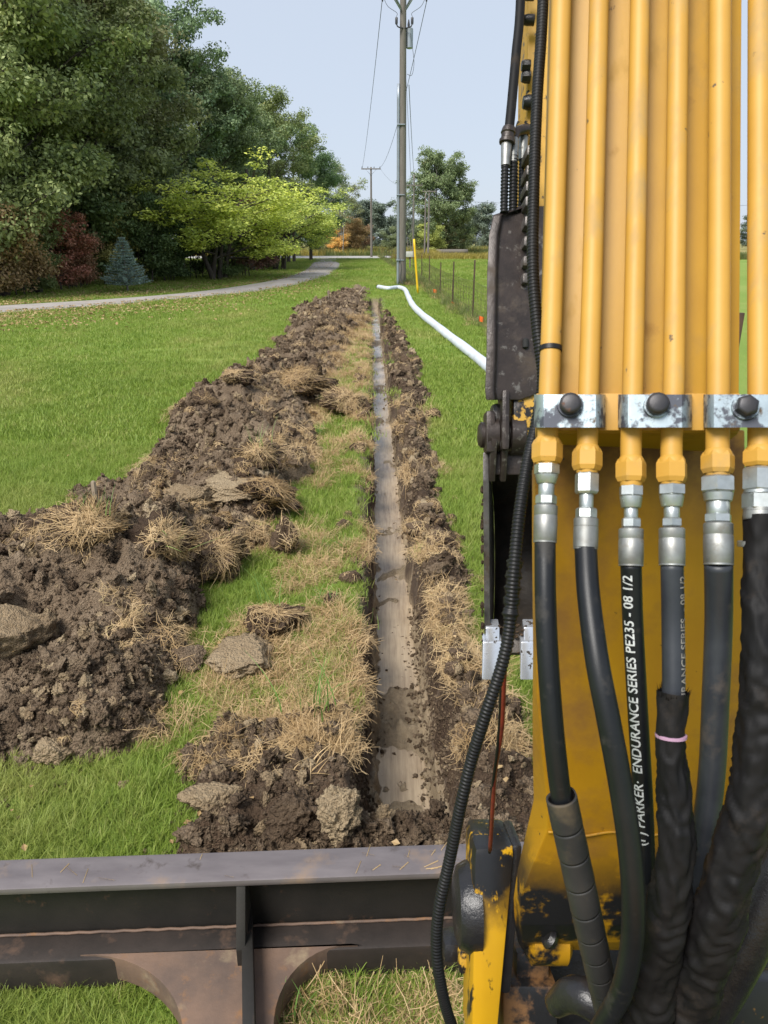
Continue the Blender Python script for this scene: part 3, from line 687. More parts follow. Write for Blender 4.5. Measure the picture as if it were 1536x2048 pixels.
scatter('grass', pts, rot, scl, pick, GR + GRF, 'short green lawn grass on both sides of the trench', 'grass')
print('grass tufts', len(pts))

def hay(n, rad, lmin, lmax, wid, hgt, seed, mat, name='hay', seg=4, wild=0.3):
    g = np.random.default_rng(seed); az = g.uniform(0, 6.283, n); rr = rad * np.sqrt(g.random(n)); aa = g.uniform(0, 6.283, n)
    cx_, cy_ = rr * np.cos(aa), rr * np.sin(aa); L = g.uniform(lmin, lmax, n); hz_ = hgt * (1 - (rr / rad) ** 2) * g.random(n) ** 0.7; tl = g.normal(0, wild, n); cv = g.normal(0, 0.9, n); arch = g.uniform(0.0, 0.35, n) * L
    V = np.zeros((n, seg + 1, 2, 3))
    for i, u in enumerate(np.linspace(-0.5, 0.5, seg + 1)):
        a2 = az + cv * u; c = np.stack([cx_ + np.cos(a2) * L * u, cy_ + np.sin(a2) * L * u, hz_ + tl * L * u + arch * (0.25 - u * u) * 2 - 0.004], -1)
        ww = wid * (0.62 if abs(u) > 0.45 else 1.0) * 0.5; o = np.stack([-np.sin(a2) * ww, np.cos(a2) * ww, np.full(n, 0.3 * ww)], -1); V[:, i, 0] = c - o; V[:, i, 1] = c + o
    base = np.arange(n)[:, None] * (seg + 1) * 2; k = np.arange(seg)[None, :] * 2
    f = np.stack([base + k, base + k + 1, base + k + 3, base + k + 2], -1).reshape(-1, 4)
    return mesh_obj(name, V.reshape(-1, 3), f, mat, smooth=True, attrs={'tone': np.repeat(g.random(n), (seg + 1) * 2)}, data_only=True)
ST = [hay(70, 0.13, 0.07, 0.20, 0.0030, 0.045, 40 + i, M['straw'], 'straw_tuft') for i in range(5)] + [hay(50, 0.09, 0.08, 0.22, 0.0030, 0.09, 60 + i, M['straw'], 'straw_tuft', wild=0.7) for i in range(2)]
hpts = []
def straw(table, y0, y1, n, thr):
    X = rng.uniform(-3, 1.6, n); Y = np.exp(rng.uniform(np.log(y0), np.log(y1), n)); X = X + tc(Y)
    m = np.minimum(inside(table, X, Y) + 0.12, 0.3) + (fbm2(X * 3.4, Y * 2.4, 4, 71) - thr) * 2.2
    t, c, r = trench_shape(X, Y); k = (m > 0) & (c * r < 0.12); hpts.append(np.stack([X[k], Y[k]], -1))
straw(HAYL, 2.6, 26, 30000, 0.60); straw(HAYR, 2.6, 14, 9000, 0.62)
# straw behind the blade and scattered on the soil
X = rng.uniform(-0.40, 0.75, 420); Y = rng.uniform(1.05, 1.62, 420); hpts.append(np.stack([X, Y], -1))
X = rng.uniform(-3.6, 1.2, 5000) ; Y = np.exp(rng.uniform(np.log(2.2), np.log(24), 5000)); k = (fbm2(X * 1.4, Y * 1.4, 3, 75) > 0.62) & (np.maximum.reduce(soil_dist(X, Y)) > -0.15); hpts.append(np.stack([X[k], Y[k]], -1))
hxy = np.vstack(hpts); t, c, r = trench_shape(hxy[:, 0], hxy[:, 1]); hxy = hxy[c * r < 0.15]
hz = surf_z(hxy[:, 0], hxy[:, 1]); n = len(hxy)
hs = rng.uniform(0.45, 0.95, n) * np.interp(hxy[:, 1], [2, 10, 25], [0.9, 1.2, 1.6])
scatter('dry_grass', np.stack([hxy[:, 0], hxy[:, 1], hz - 0.015], -1), np.stack([rng.normal(0, 0.25, n), rng.normal(0, 0.25, n), rng.uniform(0, 6.28, n)], -1),
        np.stack([hs, hs, hs], -1), rng.integers(0, 7, n), ST, 'pulled up straw coloured dry grass strewn along the trench edges', 'dry grass')
print('straw', n)

CL = [lump('soil_clod', 100 + i, M['soil'], 4, (1, 0.85 + 0.3 * (i % 2), 0.75), 0.75, 7, fine=0.62) for i in range(5)] + [lump('clay_clod', 120 + i, M['clay'], 4, (1, 0.8, 0.6), 0.7, 10, fine=0.5) for i in range(3)]
n = 300000; X = rng.uniform(-5, 1.5, n); Y = np.exp(rng.uniform(np.log(1.5), np.log(34), n)); X = X * np.clip(Y / 5, 0.75, 1.2) + tc(Y)
h, nn, b = soil_dist(X, Y); t, c, r = trench_shape(X, Y); px, py, d = to_px(X, Y)
dm = np.maximum.reduce([h, nn, b]); pr = sstep(-0.12, 0.05, dm) * 0.8 + 0.10 * np.exp(-((np.abs(t) - 0.24) / 0.14) ** 2) + 0.45 * (c * r > 0.3) * (c < 0.985)
pr = pr * (0.35 + 0.9 * sstep(0.35, 0.6, fbm2(X * 2, Y * 2, 3, 81)))
k = (rng.random(n) < pr) & (px > -120) & (px < 1150)
X, Y, dm, cc = X[k], Y[k], dm[k], (c * r)[k]
big_ = rng.random(len(X)); sz = 0.0045 + 0.013 * rng.random(len(X)) ** 3.0 + 0.052 * big_ ** 20
sz = sz * np.interp(Y, [2, 6, 20], [1, 1.3, 2.0]); sz = np.where(dm < 0.0, np.minimum(sz, 0.018), sz); sz = np.where(cc > 0.2, np.minimum(sz, 0.017), sz)
cz = surf_z(X, Y); pk = np.where((rng.random(len(X)) < 0.10 + 0.2 * (big_ > 0.95)), rng.integers(5, 8, len(X)), rng.integers(0, 5, len(X)))
scatter('soil_crumbs', np.stack([X, Y, cz + sz * 0.2], -1), rng.uniform(0, 6.28, (len(X), 3)), np.stack([sz, sz, sz], -1), pk, CL, 'small crumbs and clods of brown soil strewn over the heap and banks', 'soil crumbs')
print('crumbs', len(X))

# ================================================================== EXCAVATOR (one machine, many parts)
EX = root('excavator', (0.4, 0.9, 0.0))
tag(EX, 'yellow mini excavator with six yellow pipes up its boom and black hoses', 'excavator')
def ex(name, me, par=None): return child(name, me, par or EX)
# plane of the pipes on the back of the boom
pA, pB, pC = P(1123, 0, 0.85), P(1095, 880, 0.79), P(1435, 880, 0.757)
pN = (pC - pB).cross(pA - pB).normalized()
if pN.y < 0: pN = -pN
CAMP = Vector((0, 0, CH))
def PB(px, py, off=0.0):           # point of the pipe plane (moved off away from the camera) under a pixel
    r = ray(px, py); t = ((pB + pN * off) - CAMP).dot(pN) / r.dot(pN); return CAMP + r * t
def dep(p): return (p.y) * cp - (p.z - CH) * sp
def wr(w_, p): return w_ * 0.5 * dep(p) / F     # pixel width -> radius at that point
# boom: upper box section
def loft(name, rows, mat, bev=0.0):  # rows of four corner points
    v = [q for r_ in rows for q in r_]; n = len(rows); f = [(0, 1, 2, 3), tuple(4 * (n - 1) + i for i in (3, 2, 1, 0))]
    for i in range(n - 1):
        for j in range(4): f.append((4 * i + j, 4 * (i + 1) + j, 4 * (i + 1) + (j + 1) % 4, 4 * i + (j + 1) % 4))
    return bevel_mesh(name, v, f, bev, mat)
rows = []
for y, l, r_ in ((-420, 1113, 1489), (0, 1103, 1485), (500, 1090, 1482), (868, 1078, 1479)):
    a, b = PB(l, y, 0.026), PB(r_, y, 0.026); rows.append([a, b, b + pN * 0.20, a + pN * 0.20])
boom = ex('boom', loft('boom', rows, M['boom_yellow'], 0.004))
# out of frame: the boom bends forward to the stick pivot
b0 = (rows[0][0] + rows[0][2]) / 2; b1 = Vector((0.60, 2.55, 3.45)); up = (b1 - b0).normalized(); sx = Vector((0.12, 0, 0)); sy = up.cross(sx).normalized() * 0.1
ex('boom_nose', hexa('boom_nose', [b0 - sx - sy, b0 + sx - sy, b0 + sx + sy, b0 - sx + sy], [b1 - sx * 0.8 - sy, b1 + sx * 0.8 - sy, b1 + sx * 0.8 + sy, b1 - sx * 0.8 + sy], M['boom_yellow'], 0.006))
# clamp rail below the clamps
a, b, c, d = PB(1072, 786, 0.014), PB(1481, 786, 0.014), PB(1481, 861, 0.014), PB(1072, 861, 0.014)
ex('clamp_rail', hexa('clamp_rail', [a, b, c, d], [q + pN * 0.055 for q in (a, b, c, d)], M['pipe_yellow'], 0.002))
# lower boom plate widening to the foot: (row, left, right, depth)
low = [(860, 1070, 1489, 0.865), (1100, 1070, 1491, 0.905), (1300, 1071, 1494, 0.945), (1400, 1073, 1497, 0.965), (1500, 1083, 1500, 0.985), (1600, 1094, 1504, 1.01), (1660, 1094, 1508, 1.03),
       (1738, 1062, 1512, 1.06), (1795, 1040, 1515, 1.085), (1850, 1040, 1517, 1.11), (1885, 1046, 1517, 1.14), (1900, 1052, 1517, 1.18)]
outer = [1066, 1066, 1068, 1067, 1067, 1069, 1055, 1037, 1029, 1031, 1038, 1046]
v, f = [], []
for (y, l, r_, d), o in zip(low, outer):
    v += [P(o - 2, y, d + 0.055), P(l, y, d), P((l + r_) / 2, y, d - 0.004), P(r_, y, d), P(r_ - 12, y, d + 0.16), P(o + 14, y, d + 0.16)]
k = 6
for i in range(len(low) - 1):
    for j in range(k): f.append((i * k + j, (i + 1) * k + j, (i + 1) * k + (j + 1) % k, i * k + (j + 1) % k))
f += [tuple(range(k)), tuple((len(low) - 1) * k + j for j in reversed(range(k)))]
ex('boom_foot', bevel_mesh('boom_foot', v, f, 0.0025, M['boom_foot_yellow']))
# weld seam low on the boom
wp = [P(x, 1668 + 4 * math.sin(x * 0.05), 1.028) for x in range(1096, 1508, 20)]
ex('weld_seam', tube('weld_seam', wp, 0.0022, M['boom_foot_yellow'], 6, n=60), None)

# six pipes, their nuts, fittings and hoses
PX = [[(-450, 1137), (0, 1123), (500, 1108), (790, 1098), (880, 1095), (1085, 1090)], [(-450, 1209), (0, 1198), (500, 1186), (790, 1177), (880, 1175), (1098, 1171)],
      [(-450, 1289), (0, 1280), (500, 1271), (790, 1265), (880, 1262), (1132, 1262)], [(-450, 1362), (0, 1357), (500, 1351), (790, 1347), (880, 1343), (1132, 1344)],
      [(-450, 1443), (0, 1440), (500, 1438), (790, 1436), (880, 1435), (1132, 1437)], [(-450, 1519), (0, 1519), (500, 1519), (790, 1520), (880, 1520), (1030, 1519)]]
PW = [41, 41, 41, 42, 45, 46]     # widths at row 880
def cx(i, y): return float(np.interp(y, [q[0] for q in PX[i]], [q[1] for q in PX[i]]))
def seg(i, y0, y1, off=0.0): return PB(cx(i, y0), y0, off), PB(cx(i, y1), y1, off)
FIT = [  # pipe end, nut (y0,y1,w), hex (y0,y1,w), taper (y0,y1,w), neck(w), small hex (y0,y1,w), ferrule (y0,y1,w)
    dict(nut=(880, 926, 61), hexn=(928, 950, 50), taper=(950, 968, 46, 38), neck=32, sm=(990, 1010, 42), fer=(1010, 1086, 46)),
    dict(nut=(897, 941, 59), hexn=(945, 988, 47), taper=None, neck=28, sm=(1016, 1038, 42), fer=(1036, 1099, 48)),
    dict(nut=(919, 964, 60), hexn=(971, 993, 47), taper=(993, 1016, 44, 38), neck=27, sm=(1036, 1056, 38), fer=(1057, 1133, 48)),
    dict(nut=(919, 965, 62), hexn=(969, 991, 54), taper=(991, 1014, 47, 40), neck=30, sm=(1036, 1054, 40), fer=(1056, 1132, 50)),
    dict(nut=(905, 947, 64), hexn=(953, 986, 68), taper=(986, 1003, 58, 52), neck=44, sm=(1027, 1046, 52), fer=(1046, 1131, 56)),
    dict(nut=(899, 934, 66), hexn=(936, 984, 66), taper=None, neck=60, sm=(985, 1022, 66), fer=(1016, 1040, 60)),
]
for i, ft in enumerate(FIT):
    rp = wr(PW[i], PB(cx(i, 880), 880))
    pts_ = [PB(cx(i, y), y) for y in (-450, 0, 300, 500, 790, 880, ft['nut'][0] + 6)]
    pipe = ex('hydraulic_pipe', tube('hydraulic_pipe', pts_, rp, M['pipe_yellow'], 24, n=40))
    def piece(nm, y0, y1, w0, w1, mat, k=20, par=pipe, tw=0.0, bev=0.12):
        A, B = seg(i, y0, y1); r0, r1 = wr(w0, A), wr(w1, B)
        pr_ = [(0, r0 * 0.86), (bev, r0), (1 - bev, r1), (1, r1 * 0.86)] if k == 6 else [(0, r0 * 0.94), (0.06, r0), (0.94, r1), (1, r1 * 0.94)]
        return ex(nm, lathe(nm, A, B, pr_, mat, k, k != 6, tw), par)
    y0, y1, wn = ft['nut']
    tw = R([8, 14, 6, 0, 12, 5][i])
    piece('pipe_nut', y0, y1, wn, wn, M['pipe_yellow'], 6, pipe, tw, 0.2)
    A, B = seg(i, y0 - 6, y0 + 8); ex('nut_shoulder', lathe('nut_shoulder', A, B, [(0, rp * 1.02), (0.5, wr(wn, A) * 0.84), (1, wr(wn, A) * 0.86)], M['pipe_yellow'], 20), pipe)
    A, B = seg(i, y1 - 2, ft['hexn'][0] + 2); ex('nut_collar', lathe('nut_collar', A, B, [(0, wr(wn * 0.74, A)), (1, wr(wn * 0.68, A))], M['pipe_yellow'], 20), pipe)
    piece('hose_nut', *ft['hexn'][:2], ft['hexn'][2], ft['hexn'][2], M['zinc'], 6, pipe, R(20 + 9 * i), 0.1)
    ye = ft['hexn'][1]
    if ft['taper']:
        t0, t1, w0, w1 = ft['taper']; piece('nut_skirt', t0, t1, w0, w1, M['zinc'], 20); ye = t1
    piece('fitting_neck', ye - 2, ft['sm'][0] + 3, ft['neck'], ft['neck'], M['zinc'], 16)
    piece('small_hex', *ft['sm'][:2], ft['sm'][2], ft['sm'][2], M['zinc'], 6, pipe, R(10 + 13 * i), 0.14)
    f0, f1, wf_ = ft['fer']; A, B = seg(i, f0, f1); rf = wr(wf_, A)
    ex('crimped_ferrule', lathe('crimped_ferrule', A, B, [(0, rf * 0.9), (0.03, rf), (0.26, rf), (0.27, rf * 0.975), (0.29, rf * 0.975), (0.30, rf), (0.55, rf * 1.015), (0.93, rf), (0.94, rf * 0.975), (0.955, rf * 0.975), (0.96, rf), (0.99, rf), (1, rf * 0.9)], M['ferrule'], 24), pipe)
# cable tie on the first pipe
A, B = seg(0, 693, 703); rp0 = wr(42, A)
ex('cable_tie', lathe('cable_tie', A, B, [(0, rp0), (0.05, rp0 * 1.09), (0.95, rp0 * 1.09), (1, rp0)], M['plastic_black'], 20))
# clamps
for j, (x0, x1, bx_, by_) in enumerate(((1068, 1211, 1140, 811), (1236, 1384, 1313, 811), (1407, 1560, 1490, 815))):
    n = 22; v, f = [], []
    for k in range(n + 1):
        u = k / n; x = x0 + (x1 - x0) * u
        e = max(0, (abs(u - 0.5) - 0.36) / 0.14); bow = 0.032 * e ** 2
        for y, o in ((789, -0.026), (855, -0.026), (855, -0.019), (789, -0.019)):
            q = PB(x, y, o + bow + (0.0 if e == 0 else 0)); v.append(q)
    for k in range(n):
        for m in range(4): f.append((4 * k + m, 4 * k + (m + 1) % 4, 4 * (k + 1) + (m + 1) % 4, 4 * (k + 1) + m))
    f += [(3, 2, 1, 0), (4 * n, 4 * n + 1, 4 * n + 2, 4 * n + 3)]
    cl = ex('pipe_clamp', bevel_mesh('pipe_clamp', v, f, 0.0, M['clamp_zinc']))
    cl.data.polygons.foreach_set('use_smooth', np.ones(len(cl.data.polygons), bool)); cl.data.set_sharp_from_angle(angle=R(35))
    c0 = PB(bx_, by_, -0.026)
    ex('washer', lathe('washer', c0 + pN * 0.002, c0 - pN * 0.003, [(0, 0.0135), (0.7, 0.0135), (1, 0.0128)], M['clamp_zinc'], 28), cl)
    ex('bolt_head', lathe('bolt_head', c0 - pN * 0.002, c0 - pN * 0.013, [(0, 0.0112), (0.75, 0.0112), (0.92, 0.0100), (1, 0.0075)], M['bolt_black'], 6 if j == 2 else 16, True, 0.3), cl)

def hp_(lst):                     # (px, py, depth)
    return [P(*q) for q in lst]
HOSE = {}
def hose(nm, lst, w0, mat, step=0.006, k=18):
    pts_ = hp_(lst); p_, u = even(pts_, step); r_ = w0 / 2 * lst[0][2] / F
    v_, f_ = tube_arrays(p_, np.full(len(p_), r_), k); o = ex(nm, mesh_obj(nm, v_, fixtris(f_), mat, smooth=True, data_only=True)); HOSE[len(HOSE)] = (p_, u, r_, o); return o
def D(i, y): return dep(PB(cx(i, y), y))
h1 = hose('hydraulic_hose', [(1090, 1080, D(0, 1080)), (1091, 1200, 0.765), (1096, 1320, 0.76), (1104, 1430, 0.76), (1113, 1520, 0.765), (1124, 1600, 0.775), (1150, 1720, 0.80), (1176, 1840, 0.83), (1200, 1950, 0.88), (1222, 2060, 0.96), (1240, 2200, 1.08)], 42, M['rubber'])
h2 = hose('hydraulic_hose', [(1171, 1092, D(1, 1092)), (1177, 1190, 0.745), (1194, 1320, 0.72), (1217, 1440, 0.71), (1241, 1570, 0.71), (1260, 1700, 0.715), (1267, 1810, 0.725), (1262, 1900, 0.745), (1240, 1990, 0.78), (1195, 2070, 0.83), (1150, 2180, 0.9)], 44, M['rubber'])
h3 = hose('hydraulic_hose', [(1262, 1126, D(2, 1126)), (1265, 1230, 0.77), (1272, 1360, 0.78), (1279, 1480, 0.79), (1286, 1600, 0.80), (1290, 1720, 0.81), (1288, 1850, 0.83), (1274, 1970, 0.87), (1240, 2120, 0.95)], 41, M['rubber'], 0.004, 24)
h4 = hose('hydraulic_hose', [(1344, 1126, D(3, 1126)), (1346, 1250, 0.755), (1347, 1380, 0.75), (1342, 1500, 0.75), (1350, 1600, 0.75), (1352, 1700, 0.755), (1340, 1800, 0.765), (1322, 1900, 0.79), (1300, 2000, 0.83), (1280, 2140, 0.92)], 44, M['rubber_dusty'])
h5 = hose('hydraulic_hose', [(1437, 1125, D(4, 1125)), (1437, 1250, 0.765), (1431, 1400, 0.775), (1424, 1540, 0.79), (1410, 1660, 0.80), (1390, 1770, 0.815), (1362, 1870, 0.835), (1325, 1970, 0.865), (1290, 2110, 0.93)], 54, M['rubber_dusty'])
# spiral wrap on the first hose
def sleeve(nm, lst, ws, mat, par, seed, wrinkle=0.16, step=0.003, k=36, frays=False):
    p_, u = even(hp_(lst), step); n = len(p_); dd = np.array([q.y for q in []] or [dep(Vector(q)) for q in p_])
    r0 = np.interp(u, np.linspace(0, u[-1], len(ws)), ws) * 0.5 * dd / F
    an = np.linspace(0, 2 * np.pi, k, endpoint=False)
    U, A_ = np.meshgrid(u, an, indexing='ij')
    q = np.stack([np.cos(A_) * 0.9, np.sin(A_) * 0.9, U * 26 + 0.9 * np.sin(A_ + seed)], -1).reshape(-1, 3)
    wv_ = (fbm3(q + seed * 7, 3, seed, 0.45).reshape(n, k) - 0.5) * 2
    rid = np.abs((fbm3(q * np.array([1.3, 1.3, 0.9]) + seed * 3, 2, seed + 4).reshape(n, k) - 0.5) * 2)
    ph = U * 2 * np.pi / 0.052 + 2.2 * np.sin(A_ + seed) + 13 * wv_ + 6 * np.sin(U * 21 + seed)
    fold = np.sin(ph); fold = np.sign(fold) * np.abs(fold) ** 0.7
    rr = r0[:, None] * (1 + wrinkle * wv_ + wrinkle * 0.9 * (0.35 - rid) + 0.24 * wrinkle * fold * sstep(0.0, 0.08, U))
    v_, f_ = tube_arrays(p_, rr, k, False)
    return ex(nm, mesh_obj(nm, v_, f_, mat, smooth=True, data_only=True), par)
p_, u, r_, _o = HOSE[0]
i0 = int(np.argmin(np.abs(np.array([to_px(q[0], q[1], q[2])[1] for q in p_]) - 1596)))
sp_ = p_[i0:]; su = u[i0:] - u[i0]
pitch = 0.0400
for m in range(11):
    a0, a1 = m * pitch, (m + 1) * pitch - 0.0012
    n = 16; uu = np.linspace(a0, min(a1, su[-1] - 0.001), n)
    if a0 > su[-1] - 0.02: break
    k = 30; base_ = np.stack([np.interp(uu, su, sp_[:, c]) for c in range(3)], 1); t_f, n_f, b_f = frames(np.stack([np.interp(np.linspace(0, su[-1], 400), su, sp_[:, c]) for c in range(3)], 1))
    v_ = []
    for ii, uq in enumerate(uu):
        for j in range(k + 1):
            an = 2 * math.pi * j / k; lead = uq + (j / k - 0.5) * pitch * 0.28
            lead = min(max(lead, 0), su[-1] - 1e-4); w_ = lead / su[-1] * 399; wi = int(w_)
            c = np.array([np.interp(lead, su, sp_[:, cc]) for cc in range(3)])
            rad = r_ * (1.26 + 0.035 * ii / n)
            v_.append(c + rad * (math.cos(an + 4.9) * n_f[wi] + math.sin(an + 4.9) * b_f[wi]))
    f_ = [(ii * (k + 1) + j, ii * (k + 1) + j + 1, (ii + 1) * (k + 1) + j + 1, (ii + 1) * (k + 1) + j) for ii in range(n - 1) for j in range(k)]
    o = ex('spiral_wrap', mesh_obj('spiral_wrap', v_, f_, M['wrap'], smooth=True, data_only=True), h1)
    md = o.modifiers.new('thick', 'SOLIDIFY'); md.thickness = 0.0025; md.offset = 1
# cloth sleeves
sleeve('cloth_sleeve', [(1347, 1383, 0.748), (1342, 1500, 0.748), (1350, 1600, 0.748), (1352, 1700, 0.75), (1338, 1800, 0.76), (1320, 1900, 0.785), (1298, 2000, 0.82), (1278, 2140, 0.9)], [58, 54, 62, 78, 82, 84, 96, 104, 110], M['fabric'], h4, 3, 0.27)
h6 = sleeve('hose_sleeve', [(1519, 1030, D(5, 1030)), (1522, 1150, 0.735), (1524, 1300, 0.725), (1516, 1450, 0.725), (1498, 1600, 0.73), (1468, 1720, 0.74), (1436, 1830, 0.755), (1400, 1940, 0.79), (1362, 2060, 0.85), (1335, 2200, 0.92)], [60, 66, 78, 80, 84, 90, 92, 94, 98, 104], M['fabric'], EX, 9, 0.27)
# frayed mouth of the sleeve
v_, f_ = [], []
for j in range(46):
    an = 2 * math.pi * j / 46; c = P(1347, 1386, 0.748); r0 = 0.0150; d_ = Vector((math.cos(an), math.sin(an) * 0.9, 0)); e_ = Vector((-math.sin(an), math.cos(an), 0)) * 0.0013
    tip = c + d_ * (r0 * random.uniform(1.0, 1.35)) + Vector((0, 0, random.uniform(0.003, 0.009))); b_ = c + d_ * r0 * 1.0 - Vector((0, 0, 0.004)); i = len(v_)
    v_ += [b_ - e_, b_ + e_, tip]; f_.append((i, i + 1, i + 2))
ex('frayed_edge', mesh_obj('frayed_edge', v_, f_, M['fabric'], data_only=True), h4)['kind'] = 'stuff'
A, B = P(1342, 1468, 0.748), P(1342, 1475, 0.748)
ex('pink_strap', lathe('pink_strap', A, B, [(0, 0.0148), (0.1, 0.0156), (0.9, 0.0156), (1, 0.0148)], M['strap_pink'], 24), h4)
A, B = P(1514, 1082, 0.748), P(1514, 1094, 0.748)
ex('band_clip', lathe('band_clip', A, B, [(0, 0.0180), (0.1, 0.0188), (0.9, 0.0188), (1, 0.0180)], M['zinc'], 24), h6)
# printed lettering that runs up the third hose
def hose_print(text, hi, s_top, size, ang0, mat, nm):
    p_, u, r_, o = HOSE[hi]
    cu = bpy.data.curves.new(nm, 'FONT'); cu.body = text; cu.size = size; cu.align_x = 'RIGHT'; cu.resolution_u = 3; cu.offset = size * 0.012
    tmp = bpy.data.objects.new('tmp_text', cu); COL.objects.link(tmp)
    bpy.context.view_layer.update()
    me = bpy.data.meshes.new_from_object(tmp.evaluated_get(bpy.context.evaluated_depsgraph_get()))
    bpy.data.objects.remove(tmp); bpy.data.curves.remove(cu)
    bm = bmesh.new(); bm.from_mesh(me); bmesh.ops.subdivide_edges(bm, edges=[e for e in bm.edges if e.calc_length() > size * 0.25], cuts=2)
    tf, nf, bf = frames(p_)
    for vtx in bm.verts:
        s_ = s_top - vtx.co.x           # right end of the text sits near the ferrule
        s_ = min(max(s_, 0), u[-1] - 1e-4)
        c = np.array([np.interp(s_, u, p_[:, k]) for k in range(3)]); i = min(int(np.searchsorted(u, s_)), len(u) - 1)
        tocam = np.array([0, 0, CH]) - c; tocam -= tf[i] * tocam.dot(tf[i]); tocam /= np.linalg.norm(tocam)
        side = np.cross(tf[i], tocam); side = side if side[0] < 0 else -side      # points to picture left
        an = ang0 + (vtx.co.y - size * 0.35) / r_
        vtx.co = Vector(c + (r_ + 0.00035) * (math.cos(an) * tocam + math.sin(an) * side))
    bm.to_mesh(me); bm.free(); me.materials.clear(); me.materials.append(mat)
    x_ = ex(nm, me, o); x_['kind'] = 'stuff'; return x_
hose_print('(P) PARKER\u00b7  ENDURANCE SERIES PE235 - 08 1/2', 2, 0.010, 0.0146, 0.42, M['print_white'], 'printed_lettering')
hose_print('ENDURANCE SERIES  - 08 1/2', 3, 0.012, 0.0120, -1.05, M['print_faint'], 'printed_lettering')

# corrugated cable conduit that hangs beside the boom
def conduit(nm, lst, w_, mat, rib=0.0052, amp=0.12):
    p_, u = even(hp_(lst), rib / 5); r0 = w_ / 2 * lst[0][2] / F
    rr = r0 * (1 + amp * np.sign(np.sin(u / rib * 2 * np.pi)) * np.abs(np.sin(u / rib * 2 * np.pi)) ** 0.5)
    v_, f_ = tube_arrays(p_, rr, 14); return ex(nm, mesh_obj(nm, v_, fixtris(f_), mat, smooth=True, data_only=True))
cd = conduit('cable_conduit', [(1092, -330, 0.96), (1086, 0, 0.94), (1074, 200, 0.92), (1067, 400, 0.90), (1066, 540, 0.885), (1075, 660, 0.875), (1086, 760, 0.87), (1072, 850, 0.86), (1055, 925, 0.845), (1039, 1027, 0.83), (1028, 1141, 0.82), (1019, 1255, 0.82), (1004, 1330, 0.82), (972, 1427, 0.825), (944, 1517, 0.84), (922, 1608, 0.85), (899, 1721, 0.87), (879, 1812, 0.88), (873, 1880, 0.89), (878, 1948, 0.90), (899, 2038, 0.93), (950, 2160, 1.0)], 21, M['plastic_black'], 0.0044, 0.075)
for (a, b) in (((1030, 1120), (1020, 1240)),):
    p0, p1 = P(a[0], a[1], 0.828), P(b[0], b[1], 0.82); q_ = resample([p0, (p0 + p1) / 2, p1], 40)
    rr = 0.0086 + 0.0012 * np.sin(np.linspace(0, 30, 40)) + 0.0008 * np.sin(np.linspace(0, 71, 40)); v_, f_ = tube_arrays(q_, rr, 14)
    ex('tape_wrap', mesh_obj('tape_wrap', v_, fixtris(f_), M['plastic_black'], smooth=True, data_only=True), cd)
ex('red_wire', tube('red_wire', hp_([(1012, 1290, 0.84), (1008, 1360, 0.86), (1003, 1460, 0.90), (990, 1540, 0.95), (985, 1620, 1.0), (980, 1700, 1.08)]), 0.0030, M['wire_red'], 8, n=40))
ex('black_wire', tube('black_wire', hp_([(1008, 1290, 0.845), (1003, 1370, 0.865), (997, 1480, 0.91), (987, 1560, 0.96), (981, 1640, 1.02), (979, 1705, 1.09)]), 0.0022, M['plastic_black'], 8, n=40))

# swing post and foot castings at the bottom
def pxbox(nm, x0, x1, y0, y1, d, thick, mat, bev=0.008, x2=None, x3=None, d2=None):
    d2 = d2 or d; x2 = x0 if x2 is None else x2; x3 = x1 if x3 is None else x3
    a = [P(x0, y0, d), P(x1, y0, d), P(x3, y1, d2), P(x2, y1, d2)]; fw = Vector((0.0, cp, -sp)) * thick
    return ex(nm, hexa(nm, a, [q + fw for q in a], mat, bev))
pxbox('swing_post', 948, 1032, 1696, 2130, 1.16, 0.12, M['post_yellow'], 0.014, 940, 992, 1.14)
pxbox('grease_ridge', 1024, 1046, 1690, 1990, 1.17, 0.1, M['grease_and_shade'], 0.008, 1000, 1022)
ex('pin_cap', lathe('pin_cap', P(908, 1812, 1.21), P(956, 1812, 1.21), [(0, 0.045), (0.15, 0.062), (0.5, 0.070), (1, 0.072)], M['grease_and_shade'], 24))
pxbox('lock_lug', 918, 952, 1908, 1950, 1.22, 0.06, M['worn_yellow'], 0.006)
pxbox('link_pin', 886, 922, 1888, 1930, 1.24, 0.06, M['grease_and_shade'], 0.012)
pxbox('cast_lug', 1032, 1100, 1906, 1968, 1.24, 0.08, M['rust_orange'], 0.010)
pxbox('cast_base', 1004, 1118, 1972, 2150, 1.22, 0.14, M['rust_orange'], 0.014)
pxbox('foot_shade_block', 1020, 1560, 1896, 2200, 1.34, 0.25, M['grease_and_shade'], 0.02)  # added dark block; the shade behind the hoses is put into its colour
ex('foot_boss', lathe('foot_boss', P(1050, 1868, 1.19), P(1135, 1868, 1.19), [(0, 0.034), (0.1, 0.045), (0.9, 0.045), (1, 0.034)], M['boom_foot_yellow'], 24))
ex('grease_nipple', lathe('grease_nipple', P(1092, 1872, 1.125), P(1108, 1884, 1.125), [(0, 0.012), (0.5, 0.016), (1, 0.011)], M['grease_and_shade'], 10))
ex('return_hose', tube('return_hose', hp_([(1610, 1640, 0.95), (1545, 1760, 0.95), (1490, 1880, 0.96), (1430, 1990, 0.98), (1350, 2120, 1.0)]), 0.032, M['grease_and_shade'], 18, n=40))
pxbox('lower_plate', 1420, 1600, 1960, 2200, 1.08, 0.03, M['boom_foot_yellow'], 0.004)
pxbox('side_bracket', 1518, 1580, 1640, 1790, 1.35, 0.05, M['worn_yellow'], 0.006)
ex('hose_elbow', tube('hose_elbow', hp_([(1110, 2010, 1.0), (1140, 1990, 0.98), (1175, 1996, 0.96), (1215, 2030, 0.95), (1250, 2090, 0.95)]), [0.016, 0.022, 0.024, 0.022, 0.02], M['grease_and_shade'], 14, n=30))

